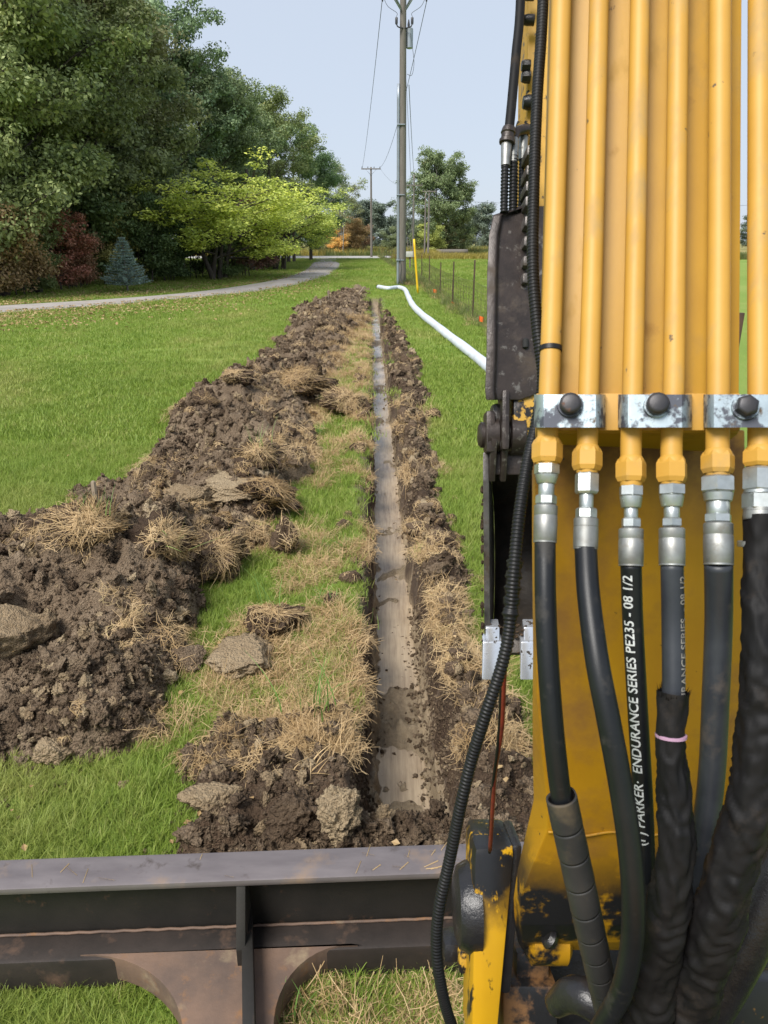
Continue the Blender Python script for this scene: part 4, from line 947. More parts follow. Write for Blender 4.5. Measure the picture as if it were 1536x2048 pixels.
# stick behind the boom
def stick_pt(px, py, d): return P(px, py, d)
sl_ = [(-420, 1068, 2.30), (0, 1056, 2.24), (280, 1053, 2.21), (420, 1052, 2.20), (860, 1024, 2.22)]
rows = []
for y, x, d in sl_:
    a = P(x, y, d); rows.append([a, a + Vector((0.25, 0, 0)), a + Vector((0.25, 0.24, 0.06)), a + Vector((0.01, 0.24, 0.06))])
st = ex('stick', loft('stick', rows, M['stick_yellow'], 0.008))
for y in (132, 154): ex('bolt', lathe('bolt', P(1043, y, 2.2), P(1060, y, 2.2), [(0, 0.014), (0.4, 0.018), (1, 0.018)], M['grease_and_shade'], 8), st)
for y, r_ in ((205, 0.022), (40, 0.016), (-10, 0.016)): ex('bolt', lathe('bolt', P(1046, y, 2.19), P(1068, y, 2.19), [(0, r_ * 0.8), (0.4, r_), (1, r_)], M['grease_and_shade'], 10), st)
# hoses and fittings at the side of the stick
s1 = ex('stick_hose', tube('stick_hose', hp_([(1045, -250, 2.2), (1041, 0, 2.15), (1032, 110, 2.13), (1024, 200, 2.11), (1018, 262, 2.1)]), 0.014, M['fabric'], 12, n=50))
ex('hose_coupling', lathe('hose_coupling', P(1018, 255, 2.1), P(1012, 300, 2.1), [(0, 0.018), (0.25, 0.022), (0.3, 0.019), (0.5, 0.019), (0.55, 0.023), (0.7, 0.023), (0.75, 0.014), (1, 0.014)], M['dark_steel'], 12), s1)
def spring_hose(lst, w_):
    p_, u = even(hp_(lst), 0.0022); r0 = w_ / 2 * lst[0][2] / F; rib = 0.0100
    rr = r0 * (1 + 0.13 * np.sin(u / rib * 2 * np.pi)); v_, f_ = tube_arrays(p_, rr, 12)
    return ex('guarded_hose', mesh_obj('guarded_hose', v_, fixtris(f_), M['plastic_black'], smooth=True, data_only=True))
for lst, w_ in (([(1012, 292, 2.1), (1010, 340, 2.1), (1008, 425, 2.1)], 15), ([(1027, 285, 2.12), (1027, 340, 2.12), (1026, 425, 2.12)], 17), ([(1046, 280, 2.16), (1043, 345, 2.16), (1042, 425, 2.16)], 11)):
    o = spring_hose(lst, w_); x, y, d = lst[0]
    ex('hose_end', lathe('hose_end', P(x + 1, y - 8, d), P(x - 1, y + 40, d), [(0, 0.012), (0.1, 0.0155), (0.8, 0.0135), (1, 0.0135)], M['ferrule'], 12), o)
ex('elbow_fitting', tube('elbow_fitting', hp_([(1064, 258, 2.16), (1045, 260, 2.14), (1031, 268, 2.13), (1027, 292, 2.12)]), [0.014, 0.015, 0.014, 0.013], M['dark_steel'], 12, n=24))
pxbox('fitting_block', 1034, 1058, 240, 278, 2.17, 0.05, M['worn_yellow'], 0.006)

# thumb: dark greasy arm with a toothed edge
th = [(412, 1040, 1100, 2.12), (430, 986, 1100, 2.10), (470, 978, 1100, 2.09), (550, 974, 1100, 2.07), (700, 973, 1100, 2.06), (780, 970, 1096, 2.06), (800, 972, 1040, 2.06)]
v, f = [], []; k = 6
for y, l, r_, d in th:
    v += [P(l, y, d), P(l + 17, y, d - 0.004), P(l + 22, y, d + 0.018), P(r_, y, d + 0.02), P(r_, y, d + 0.13), P(l, y, d + 0.13)]
for i in range(len(th) - 1):
    for j in range(k): f.append((i * k + j, (i + 1) * k + j, (i + 1) * k + (j + 1) % k, i * k + (j + 1) % k))
f += [tuple(range(k)), tuple((len(th) - 1) * k + j for j in reversed(range(k)))]
tm = ex('thumb', bevel_mesh('thumb', v, f, 0.004, M['dark_steel']))
for y in (300, 340, 372, 402, 442, 482, 522, 556):
    x = 1061 - (y - 300) * 0.035
    q = [P(x - 6, y - 11, 2.06), P(x + 7, y - 11, 2.06), P(x + 8, y + 11, 2.06), P(x - 7, y + 9, 2.06)]
    fw = Vector((0, 0.10, -0.03)); ex('ratchet_lug', hexa('ratchet_lug', q, [p + fw for p in q], M['edge_steel'], 0.006), tm)
ex('slot', lathe('slot', P(1051, 676, 2.077), P(1051, 698, 2.077), [(0, 0.003), (0.15, 0.009), (0.85, 0.009), (1, 0.003)], M['hole_black'], 12), tm)
# pin joint between stick, thumb and bucket
jt = ex('pin_joint', lathe('pin_joint', P(957, 870, 2.14), P(1100, 870, 2.14), [(0, 0.03), (0.03, 0.038), (0.09, 0.038), (0.10, 0.055), (0.26, 0.055), (0.27, 0.04), (0.42, 0.04), (0.43, 0.062), (0.62, 0.062), (0.63, 0.05), (1, 0.05)], M['dark_steel'], 20))
pxbox('link_plate', 972, 992, 820, 905, 2.09, 0.07, M['dark_steel'], 0.012)
pxbox('link_plate', 1004, 1021, 778, 900, 2.07, 0.09, M['dark_steel'], 0.012, 1003, 1020)
pxbox('stick_end', 1026, 1110, 779, 895, 2.09, 0.16, M['worn_yellow'], 0.016)
pxbox('link_head', 985, 1003, 806, 868, 2.11, 0.06, M['edge_steel'], 0.012)

# bucket: open side faces the camera
BW = 0.285
bl_ = P(965, 1120, 2.22)
def bk_pt(py, x_off, d): 
    q = P(965 + (1000 - py) * 0.006, py, d); q.x = P(962, 1120, 2.2).x + x_off + (d - 2.15) * 0.185; return q
prof = [(905, 2.13), (960, 2.13), (1100, 2.17), (1250, 2.215), (1300, 2.235)]               # front edge (towards camera)
backp = [(905, 2.20), (960, 2.34), (1010, 2.52), (1080, 2.62), (1150, 2.63), (1220, 2.56), (1270, 2.42), (1310, 2.26)]
for sx_ in (0.0, BW - 0.018):
    poly = [bk_pt(y, sx_, d) for y, d in prof] + [bk_pt(y, sx_, d) for y, d in reversed(backp)]
    b_ = ex('bucket_side', prism('bucket_side', poly, Vector((0.018, 0, 0)), M['edge_steel'], 0.003))
    if sx_ == 0.0: bucket_parent = b_
nb = resample([bk_pt(y, 0, d) for y, d in backp], 40); v, f = [], []
nn_ = np.gradient(nb, axis=0); nn_ /= np.linalg.norm(nn_, axis=1)[:, None]
for q, t in zip(nb, nn_):
    o = np.array([0, t[2], -t[1]]) * 0.014
    v += [q + np.array([0.018, 0, 0]), q + np.array([BW - 0.018, 0, 0]), q + np.array([BW - 0.018, 0, 0]) + o, q + np.array([0.018, 0, 0]) + o]
for i in range(39):
    for j in range(4): f.append((4 * i + j, 4 * i + (j + 1) % 4, 4 * (i + 1) + (j + 1) % 4, 4 * (i + 1) + j))
f += [(3, 2, 1, 0), (156, 157, 158, 159)]
shell = ex('bucket_shell', mesh_obj('bucket_shell', v, f, M['bucket_inside'], smooth=True, data_only=True))
a, b = bk_pt(905, 0.018, 2.135), bk_pt(952, BW - 0.018, 2.135)
ex('bucket_crossbar', hexa('bucket_crossbar', [bk_pt(903, 0.018, 2.135), bk_pt(903, BW - 0.018, 2.135), bk_pt(950, BW - 0.018, 2.135), bk_pt(950, 0.018, 2.135)],
   [bk_pt(903, 0.018, 2.21), bk_pt(903, BW - 0.018, 2.21), bk_pt(950, BW - 0.018, 2.21), bk_pt(950, 0.018, 2.21)], M['dark_steel'], 0.006))
for xo in (0.028, 0.060): pxq = bk_pt(910, xo, 2.125); ex('bucket_ear', boxm('bucket_ear', (pxq.x, pxq.y, pxq.z - 0.01), (0.018, 0.05, 0.13), M['dark_steel'], 0.005))
ex('cutting_lip', hexa('cutting_lip', [bk_pt(1268, 0.004, 2.245), bk_pt(1268, BW - 0.004, 2.245), bk_pt(1306, BW - 0.004, 2.225), bk_pt(1306, 0.004, 2.225)],
   [bk_pt(1268, 0.004, 2.275), bk_pt(1268, BW - 0.004, 2.275), bk_pt(1306, BW - 0.004, 2.25), bk_pt(1306, 0.004, 2.25)], M['bucket_inside'], 0.004))
for xo in (0.026, 0.142, 0.258):
    t0 = bk_pt(1255, xo, 2.21); t1 = bk_pt(1282, xo, 2.205); t2 = bk_pt(1284, xo, 2.20); t3 = bk_pt(1360, xo - 0.006, 2.19); h = Vector((0.021, 0, 0)); g_ = Vector((0, 0.035, 0.01)); h2 = Vector((0.029, 0, 0))
    sh = ex('tooth_shank', hexa('tooth_shank', [t0 - h, t0 + h, t1 + h, t1 - h], [q + g_ for q in (t0 - h, t0 + h, t1 + h, t1 - h)], M['tooth_steel'], 0.003), shell)
    h3 = Vector((0.026, 0, 0))
    tip = [t2 - h2, t2 + h2, t3 + h3, t3 - h3]
    ex('bucket_tooth', hexa('bucket_tooth', tip, [tip[0] + g_, tip[1] + g_, tip[2] + Vector((0, 0.01, 0.004)), tip[3] + Vector((0, 0.01, 0.004))], M['tooth_steel'], 0.005), shell)
md_ = []
for i in range(150):
    q = bk_pt(1258 + random.uniform(-14, 50), random.uniform(0.0, BW), 2.21 + random.uniform(0.0, 0.03)); vv, ff = ico(1); s_ = random.uniform(0.002, 0.007); md_.append((vv * s_ * np.array([1.3, 0.7, 0.9]) * (0.7 + 0.6 * np.random.default_rng(i).random((len(vv), 1))) + np.array(q), ff))
vv, ff = join_arrays(md_); ex('caked_mud', mesh_obj('caked_mud', vv, ff, M['soil_dark'], smooth=True, data_only=True), shell)['kind'] = 'stuff'
md_ = []
for i in range(26):
    q = bk_pt(random.uniform(960, 1290), -0.004, 2.16 + random.uniform(-0.005, 0.04)); vv, ff = ico(1); s_ = random.uniform(0.003, 0.010); md_.append((vv * s_ * np.array([0.7, 1, 1.4]) + np.array(q), ff))
vv, ff = join_arrays(md_); ex('side_mud', mesh_obj('side_mud', vv, ff, M['soil_dark'], smooth=True, data_only=True), bucket_parent)['kind'] = 'stuff'

# dozer blade seen from behind
yaw = R(2.6); bo = Vector((0.2, 1.705, 0)); bx_ = Vector((math.cos(yaw), math.sin(yaw), 0)); by_ = Vector((-math.sin(yaw), math.cos(yaw), 0)); bz_ = Vector((0, 0, 1))
def BL(x, y, z): return bo + bx_ * x + by_ * y + bz_ * z
def blbox(nm, x0, x1, y0, y1, z0, z1, mat, bev=0.004, par=None):
    a = [BL(x0, y0, z0), BL(x1, y0, z0), BL(x1, y1, z0), BL(x0, y1, z0)]; b = [BL(x0, y0, z1), BL(x1, y0, z1), BL(x1, y1, z1), BL(x0, y1, z1)]
    return ex(nm, hexa(nm, a, b, mat, bev), par)
bp = blbox('blade_plate', -1.55, 1.75, 0.058, 0.080, 0.0, 0.365, M['blade_dark'], 0.003)
# top flange, worn and slightly rounded
fl_ = blbox('blade_flange', -1.56, 1.76, -0.012, 0.104, 0.358, 0.382, M['blade_top'], 0.008, bp)
blbox('blade_beam', -1.55, 1.75, -0.045, 0.056, -0.005, 0.118, M['blade_beam'], 0.012, bp)
v = [tuple(BL(x, 0.050 + 0.0015 * math.sin(x * 90), 0.122)) for x in np.linspace(-1.5, 1.7, 90)]
ex('weld_bead', tube('weld_bead', v, 0.005, M['blade_rust'], 6, raw=True), bp)
for ac in (-0.69, 0.95):
    xs = []
    def arc(xa, ya, xb, yb, n=12):   # quarter fillet
        return [(xa + (xb - xa) * (1 - math.cos(u * math.pi / 2)), ya + (yb - ya) * math.sin(u * math.pi / 2)) for u in np.linspace(0, 1, n)]
    L_ = [(ac - 0.115, -0.62), (ac - 0.12, -0.36)] + arc(ac - 0.13, -0.30, ac - 0.46, -0.030)[1:]
    Rr_ = [(ac + 0.40, -0.036)] + arc(ac + 0.12, -0.30, ac + 0.38, -0.032)[::-1] + [(ac + 0.10, -0.36), (ac + 0.09, -0.62)]
    SK = lambda x, y: x - 0.16 * min(y, 0)
    poly = [BL(SK(x, y), y, 0.03) for x, y in L_ + Rr_]
    arm = ex('blade_arm', prism('blade_arm', poly, Vector((0, 0, 0.095)), M['blade_rust'], 0.008))
    q0 = [BL(SK(x, y), y, 0.120) for x, y in ((ac + 0.034, -0.60), (ac + 0.068, -0.60), (ac + 0.068, 0.055), (ac + 0.034, 0.055))]
    ex('arm_rib', hexa('arm_rib', q0, [q + Vector((0, 0, 0.08)) for q in q0], M['blade_dark'], 0.004), arm)
    # upright gusset from the flange down to the arm
    gp = [BL(ac + 0.038, 0.056, 0.357), BL(ac + 0.038, -0.004, 0.357), BL(ac + 0.038, -0.09, 0.19), BL(ac + 0.038, -0.09, 0.12), BL(ac + 0.038, 0.056, 0.12)]
    ex('gusset', prism('gusset', gp, bx_ * 0.028, M['blade_dark'], 0.003), arm)
# bits of straw and leaf lying on the flange
v_, f_ = [], []
for i in range(46):
    c = BL(random.uniform(-0.25, 0.55) if i < 36 else random.uniform(-1.3, 0), random.uniform(0.0, 0.095), 0.3835); an = random.uniform(0, 3.14); L2 = random.uniform(0.008, 0.028); a_ = Vector((math.cos(an), math.sin(an), 0)) * L2; b_ = Vector((-math.sin(an), math.cos(an), 0)) * 0.0009; i0 = len(v_)
    v_ += [c - a_ - b_, c + a_ - b_, c + a_ + b_ + Vector((0, 0, 0.003)), c - a_ + b_ + Vector((0, 0, 0.001))]; f_.append((i0, i0 + 1, i0 + 2, i0 + 3))
ex('straw_bits', mesh_obj('straw_bits', v_, f_, M['straw'], data_only=True, attrs={'tone': np.full(len(v_), 0.7)}), bp)['kind'] = 'stuff'
# cab floor nose and undercarriage frame below and behind the viewpoint
ex('track_frame', boxm('track_frame', (0.45, -0.55, 0.5), (1.5, 2.2, 0.5), M['blade_dark'], 0.03))
ex('cab_floor', boxm('cab_floor', (0.1, -0.75, 1.0), (1.4, 1.5, 0.2), M['boom_yellow'], 0.03))

# ================================================================== POLES, FENCE, PIPE, SMALL THINGS
def wire_me(nm, a, b, sag, r_, mat=None, n=14, k=5):
    a, b = Vector(a), Vector(b); p_ = [a + (b - a) * u - Vector((0, 0, sag * 4 * u * (1 - u))) for u in np.linspace(0, 1, n)]
    return tube(nm, p_, r_, mat or M['cable'], k, raw=True, cap=False)
def utility_pole(px, Y, ptop, label, r0=0.17, arm_py=None, arm_w=2.4, arms=True, lean=0.0):
    X = at_dist(px, Y); zt = z_at(ptop, Y); b = root('utility_pole', (X, Y, 0)); tag(b, label, 'utility pole', 'utility poles by the fence and road')
    top = Vector((X + lean, Y, zt))
    po = child('pole', tube('pole', [Vector((X, Y, -0.3)), Vector((X + lean * 0.5, Y, zt / 2)), top], [r0, r0 * 0.85, r0 * 0.66], M['wood_pole'], 14, n=16), b)
    if arms:
        za = z_at(arm_py, Y) if arm_py is not None else zt - 0.35
        ar = child('crossarm', boxm('crossarm', (X + lean * 0.9, Y - r0 * 0.8, za), (arm_w, 0.10, 0.13), M['wood_pole'], 0.01), b)
        for s_ in (-1, 1):
            e = Vector((X + lean + s_ * arm_w * 0.28, Y - r0 * 0.8, za - 0.02)); f_ = Vector((X + lean, Y - r0 * 0.8, za - 0.75))
            child('brace', tube('brace', [e, f_], 0.022, M['galv'], 6, n=2), b)
            for q in (0.46, 0.16):
                c = Vector((X + lean + s_ * arm_w * q, Y - r0 * 0.8, za + 0.06)); child('insulator', lathe('insulator', c, c + Vector((0, 0, 0.22)), [(0, 0.02), (0.3, 0.025), (0.4, 0.06), (0.7, 0.06), (1, 0.03)], M['insulator'], 8), b)
    return b, X, zt
# near pole with riser, transformer and cutouts
YP = G(803, 571).y
main, Xm, zt = utility_pole(804, YP, -75, 'tall grey wooden utility pole with a metal riser beside the trench end', 0.205, -55, 2.6, lean=-0.06)
zz = lambda py: z_at(py, YP)
for s_ in (-1, 1):
    for q, zb in ((0.9, 0), (1.1, 1)):
        child('brace', tube('brace', [Vector((Xm - 0.05 + s_ * 1.0 * q, YP - 0.22, zz(-50))), Vector((Xm - 0.05 + s_ * 0.12, YP - 0.22, zz(18 + 4 * zb)))], 0.035, M['galv'], 6, n=2), main)
    c = Vector((Xm + s_ * 0.36, YP - 0.28, zz(52))); child('cutout', lathe('cutout', c, c + Vector((0, 0, 0.28)), [(0, 0.05), (0.2, 0.062), (0.9, 0.062), (1, 0.04)], M['insulator'], 10), main)
    child('cutout_bracket', tube('cutout_bracket', [c + Vector((0, 0, 0.02)), c + Vector((-s_ * 0.08, 0, -0.10)), Vector((Xm, YP - 0.1, zz(58)))], 0.028, M['insulator'], 6, n=10), main)
    child('jumper_wire', tube('jumper_wire', [Vector((Xm + s_ * 0.95, YP - 0.2, zz(-2))), Vector((Xm + s_ * 0.75, YP - 0.25, zz(16))), Vector((Xm + s_ * 0.35, YP - 0.27, zz(29))), c + Vector((0, 0, 0.3))], 0.012, M['cable'], 5, n=20), main)
    child('line_clamp', lathe('line_clamp', Vector((Xm + s_ * 1.0, YP - 0.2, zz(-4))), Vector((Xm + s_ * 1.0, YP - 0.2, zz(6))), [(0, 0.03), (0.5, 0.05), (1, 0.03)], M['insulator'], 8), main)
tb = Vector((Xm + 0.26, YP + 0.12, zz(96)))
tr = child('transformer', lathe('transformer', tb, Vector((tb.x, tb.y, zz(54))), [(0, 0.12), (0.03, 0.16), (0.95, 0.16), (1, 0.10)], M['galv'], 18), main)
child('bushing', lathe('bushing', Vector((tb.x - 0.05, tb.y - 0.05, zz(55))), Vector((tb.x - 0.05, tb.y - 0.05, zz(38))), [(0, 0.05), (0.4, 0.06), (0.7, 0.04), (1, 0.02)], M['insulator'], 8), tr)
rx = Xm - 0.215
child('riser_conduit', tube('riser_conduit', [Vector((rx, YP - 0.1, -0.1)), Vector((rx - 0.01, YP - 0.1, 3)), Vector((rx - 0.03, YP - 0.08, zz(168)))], 0.072, M['galv'], 12, n=20), main)
for py in (250, 390, 520): child('conduit_strap', boxm('conduit_strap', (rx + 0.1, YP - 0.12, zz(py)), (0.40, 0.2, 0.05), M['galv'], 0.01), main)
child('ground_wire', tube('ground_wire', [Vector((Xm - 0.12, YP - 0.22, 1.35)), Vector((Xm - 0.06, YP - 0.23, 0.8)), Vector((Xm - 0.10, YP - 0.24, 0.4)), Vector((Xm + 0.05, YP - 0.3, 0.05))], 0.015, M['cable'], 6, n=20), main)
child('service_loop', tube('service_loop', [Vector((Xm + 0.28, YP - 0.1, zz(68))), Vector((Xm + 0.44, YP - 0.15, zz(112))), Vector((Xm + 0.46, YP - 0.15, zz(135))), Vector((Xm + 0.36, YP - 0.15, zz(152))), Vector((Xm + 0.15, YP - 0.1, zz(149)))], 0.012, M['cable'], 5, n=24), main)
def pole_xyz(px, py, Y): return Vector((at_dist(px, Y) / (Y * cp + CH * sp) * (Y * cp - (z_at(py, Y) - CH) * sp), Y, z_at(py, Y)))
pB_, XB, zB = utility_pole(743, 103, 334, 'far utility pole with one crossarm standing beside the driveway mouth', 0.16, 338, 2.5)
pD_, XD, zD = utility_pole(826, 92, 349, 'thin utility pole with crossarm below its tip just beyond the tall pole', 0.13, 371, 2.0)
pE_, XE, zE = utility_pole(849, 112, 386, 'far pale utility pole, thinner one of the close pair before the poplar', 0.13, 386, 0.6, arms=False)
pF_, XF, zF = utility_pole(856, 109, 381, 'far pale utility pole with crossarm, stouter one of the close pair', 0.16, 383, 1.9)
def line(a, b, sag, label, r_=0.012):
    o = mesh_obj('power_line', [], [], None, data_only=True) if False else None
    me = wire_me('power_line', a, b, sag, r_); ob = link('power_line', me); tag(ob, label, 'cable', 'overhead power lines'); return ob
line((Xm - 1.0, YP - 0.2, zz(-2)), (XB - 1.1, 103, zB), 0.6, 'thin power line from the tall pole to the left end of the driveway pole', 0.016)
line((Xm + 1.05, YP - 0.2, zz(-4)), (XB + 1.1, 103, zB - 0.1), 1.5, 'thin power line crossing behind the tall pole to the driveway pole', 0.016)
line((Xm + 0.25, YP, zz(170)), (XD, 92, zD), 0.4, 'thin cable from the tall pole to the pole just beyond it', 0.018)
line((XB + 1.1, 103, zB), (XD - 0.8, 92, zD - 1.0), 0.8, 'slack wire between the driveway pole and the pole beyond', 0.012)
line((XF + 0.9, 109, zF - 1.2), (60, 120, zF - 1.3), 0.5, 'level wire running off to the fields behind the poplar', 0.02)

# fence: steel posts and woven wire
FN = root('wire_fence', (2.5, 24, 0)); tag(FN, 'rusty woven wire fence on thin steel posts along the lawn', 'fence')
fpost = [(945, 636, 520), (905, 610, 523), (880, 591, 525), (858, 570, 511), (843, 562, 506), (826, 552, 503), (806, 541, 501), (791, 532, 500), (784, 528, 499), (778, 524, 498), (773, 521, 498), (768, 518, 497), (764, 515, 497), (759, 512, 497)]
FP = [Vector((2.95 + 0.04, 14.6, 0)), Vector((2.9, 18.6, 0))] + [G(x, y) for x, y, t in fpost]
ft_ = [1.62, 1.6] + [z_at(t, G(x, y).y) for x, y, t in fpost]
FP.insert(0, Vector((3.05, 10.6, 0))); ft_.insert(0, 1.6); FP.insert(0, Vector((3.15, 6.6, 0))); ft_.insert(0, 1.6)
for p_, h_ in zip(FP, ft_):
    h_ = min(max(h_, 1.2), 1.9)
    po = child('fence_post', boxm('fence_post', (p_.x, p_.y, h_ / 2 - 0.15), (0.045, 0.045, h_ + 0.3), M['post_steel'], 0.006, Matrix.Rotation(random.uniform(-0.02, 0.02), 3, 'X')), FN)
hs_ = [0.06, 0.18, 0.32, 0.48, 0.66, 0.86, 1.06]
for h_ in hs_:
    pts_ = []
    for i, p_ in enumerate(FP[:9]):
        pts_.append((p_.x - 0.03, p_.y, h_ + random.uniform(-0.015, 0.015)))
        if i < 8: m_ = (FP[i] + FP[i + 1]) / 2; pts_.append((m_.x - 0.03, m_.y, h_ - 0.03 - 0.05 * (h_ > 0.7) * random.random()))
    child('fence_wire', tube('fence_wire', [Vector(q) for q in pts_], 0.0034, M['fence_wire'], 4, n=80, cap=False), FN)
for h_ in hs_[::2]:
    child('fence_wire', tube('fence_wire', [Vector((p_.x, p_.y, h_)) for p_ in FP[8:]], 0.006, M['fence_wire'], 4, n=30, cap=False), FN)
segs = []
for i in range(8):
    a, b = FP[i], FP[i + 1]; L_ = (b - a).length; m = int(L_ / 0.16)
    for j in range(m):
        u = (j + 0.5) / m; q = a + (b - a) * u; w_ = 0.02 * math.sin(j * 1.7)
        v_, f_ = tube_arrays(np.array([[q.x - 0.03, q.y, 0.05], [q.x - 0.03 + w_, q.y + w_, 0.55], [q.x - 0.03, q.y, 1.03]]), np.full(3, 0.0028), 4, False); segs.append((v_, f_))
v_, f_ = join_arrays(segs); child('stay_wires', mesh_obj('stay_wires', v_, f_, M['fence_wire'], data_only=True), FN)['kind'] = 'stuff'

# white drain pipe
wp_ = [G(x, y, 0.10) for x, y in ((757, 574), (776, 577), (797, 575), (810, 580), (816, 592), (826, 611), (846, 631), (868, 648), (893, 668), (922, 690), (955, 716), (995, 750), (1060, 812), (1150, 905))]
p_, u = even(wp_, 0.012); per = 0.024
DR = tag(root('drain_pipe', tuple(p_[0])), 'long white corrugated drain pipe snaking over the grass beside the fence', 'pipe')
p2, u2 = even(wp_, 0.02)
v_, f_ = tube_arrays(p2, 0.098 + 0.004 * np.sin(u2 / 0.04 * np.pi) + 0.004 * np.sin(u2 * 2.3), 18, False)
child('pipe_wall', mesh_obj('pipe_wall', v_, f_, M['white_plastic'], smooth=True, data_only=True), DR)
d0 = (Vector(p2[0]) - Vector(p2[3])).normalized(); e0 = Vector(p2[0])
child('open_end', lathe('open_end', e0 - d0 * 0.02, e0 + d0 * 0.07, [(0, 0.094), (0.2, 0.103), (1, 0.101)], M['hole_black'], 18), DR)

# yellow guy marker, flags, stake, sticks, mailbox
a, b = G(836, 589), None; Yk = a.y
tp = pole_xyz(828, 478, Yk)
mk = root('guy_marker', tuple(a)); tag(mk, 'thin yellow plastic guy wire marker leaning by the tall pole', 'marker')
child('marker_tube', tube('marker_tube', [a, (a + tp) / 2, tp], 0.045, M['marker_yellow'], 10, n=8), mk)
child('guy_wire', tube('guy_wire', [tp - Vector((0, 0, 0.1)), Vector((Xm + 0.1, YP, zz(150)))], 0.010, M['cable'], 5, n=4), mk)
flag_l = ['orange marking flag at the foot of the closest visible fence post', 'orange marking flag halfway along the fence by the third post', 'orange marking flag in tall weeds near the yellow marker', 'small orange marking flag beside the base of the tall pole']
for (x, y, yt, sz), lb in zip(((957, 652, 632, 1.0), (902, 611, 603, 0.8), (866, 592, 578, 1.1), (793, 532, 518, 1.6)), flag_l):
    g = G(x, y); zt_ = z_at(yt, g.y); fr = root('marking_flag', tuple(g)); tag(fr, lb, 'flag', 'orange marking flags along the fence')
    child('wire_stem', tube('wire_stem', [g, Vector((g.x, g.y, zt_))], 0.004, M['cable'], 5, n=2), fr)
    n = 5; v_, f_ = [], []
    for i in range(n + 1):
        for j in range(2):
            for t_z in (0, 0.004): v_.append((g.x + 0.14 * sz * i / n, g.y + 0.03 * math.sin(i * 1.3) + t_z, zt_ - 0.14 * sz * j - 0.03 * i / n))
    for i in range(n):
        o_ = i * 4; f_ += [(o_, o_ + 4, o_ + 6, o_ + 2), (o_ + 1, o_ + 3, o_ + 7, o_ + 5)]
    child('flag_sheet', mesh_obj('flag_sheet', v_, f_, M['flag_orange'], data_only=True), fr)
def heap_z(p): return float(surf_z(np.array([p.x]), np.array([p.y]))[0])
def hit(px, py):                 # first point of ground or soil under a pixel
    r_ = ray(px, py); tt = np.linspace(CH * 0.55 / -r_.z, (CH + 0.3) / -r_.z, 600); X, Y, Z = r_.x * tt, r_.y * tt, CH + r_.z * tt
    i = int(np.argmax(Z <= surf_z(X, Y))); return Vector((X[i], Y[i], Z[i]))
def stake(px, yb, yt, r_, label, lean=0.0):
    g = hit(px, yb)
    top = Vector((g.x + lean, g.y, z_at(yt, g.y))); d = (top - g)
    me = lathe('wooden_stake', g - d * 0.15, top, [(0, r_), (0.97, r_), (1, r_ * 0.6)], M['stake_wood'], 6)
    o = link('wooden_stake', me); tag(o, label, 'stake', 'wooden stakes set out along the spoil heap'); return o
stake(197, 1046, 962, 0.017, 'grey wooden stake standing behind the straw topped sod clump', 0.005)
stake(657, 600, 581, 0.03, 'dark little stake at the far left of the heap')
stake(641, 612, 600, 0.03, 'short dark stake low in the far heap, left of the others')
stake(717, 588, 573, 0.03, 'dark leaning stake at the very far end of the heap', 0.25)
YM = 62; mb = root('mailbox', (at_dist(820, YM), YM, 0)); tag(mb, 'pale mailbox on a post behind the tall pole', 'mailbox')
mz0, mz1 = z_at(514, YM), z_at(503, YM); xm_ = at_dist(820, YM); r_ = (mz1 - mz0) / 2
pol = [Vector((xm_ - r_ * 1.6, YM, mz0)), Vector((xm_ + r_ * 1.8, YM, mz0)), Vector((xm_ + r_ * 1.8, YM, mz1 - 0.05)), Vector((xm_ + r_ * 1.5, YM, mz1)), Vector((xm_ - r_ * 1.3, YM, mz1)), Vector((xm_ - r_ * 1.6, YM, mz1 - 0.05))]
child('box', prism('box', pol, Vector((0, 0.5, 0)), M['mailbox_white'], 0.02), mb); child('post', boxm('post', (xm_, YM + 0.2, mz0 / 2), (0.14, 0.14, mz0), M['wood_pole'], 0.01), mb)
Yc_ = 118; cv = root('culvert_pipe', (at_dist(905, Yc_), Yc_, 0)); tag(cv, 'long grey culvert pipe lying on the grass by the road', 'culvert')
child('pipe_shell', tube('pipe_shell', [Vector((at_dist(872, Yc_), Yc_, 0.5)), Vector((at_dist(936, Yc_), Yc_ + 1, 0.5))], 0.38, M['wood_pole'], 14, n=6), cv)

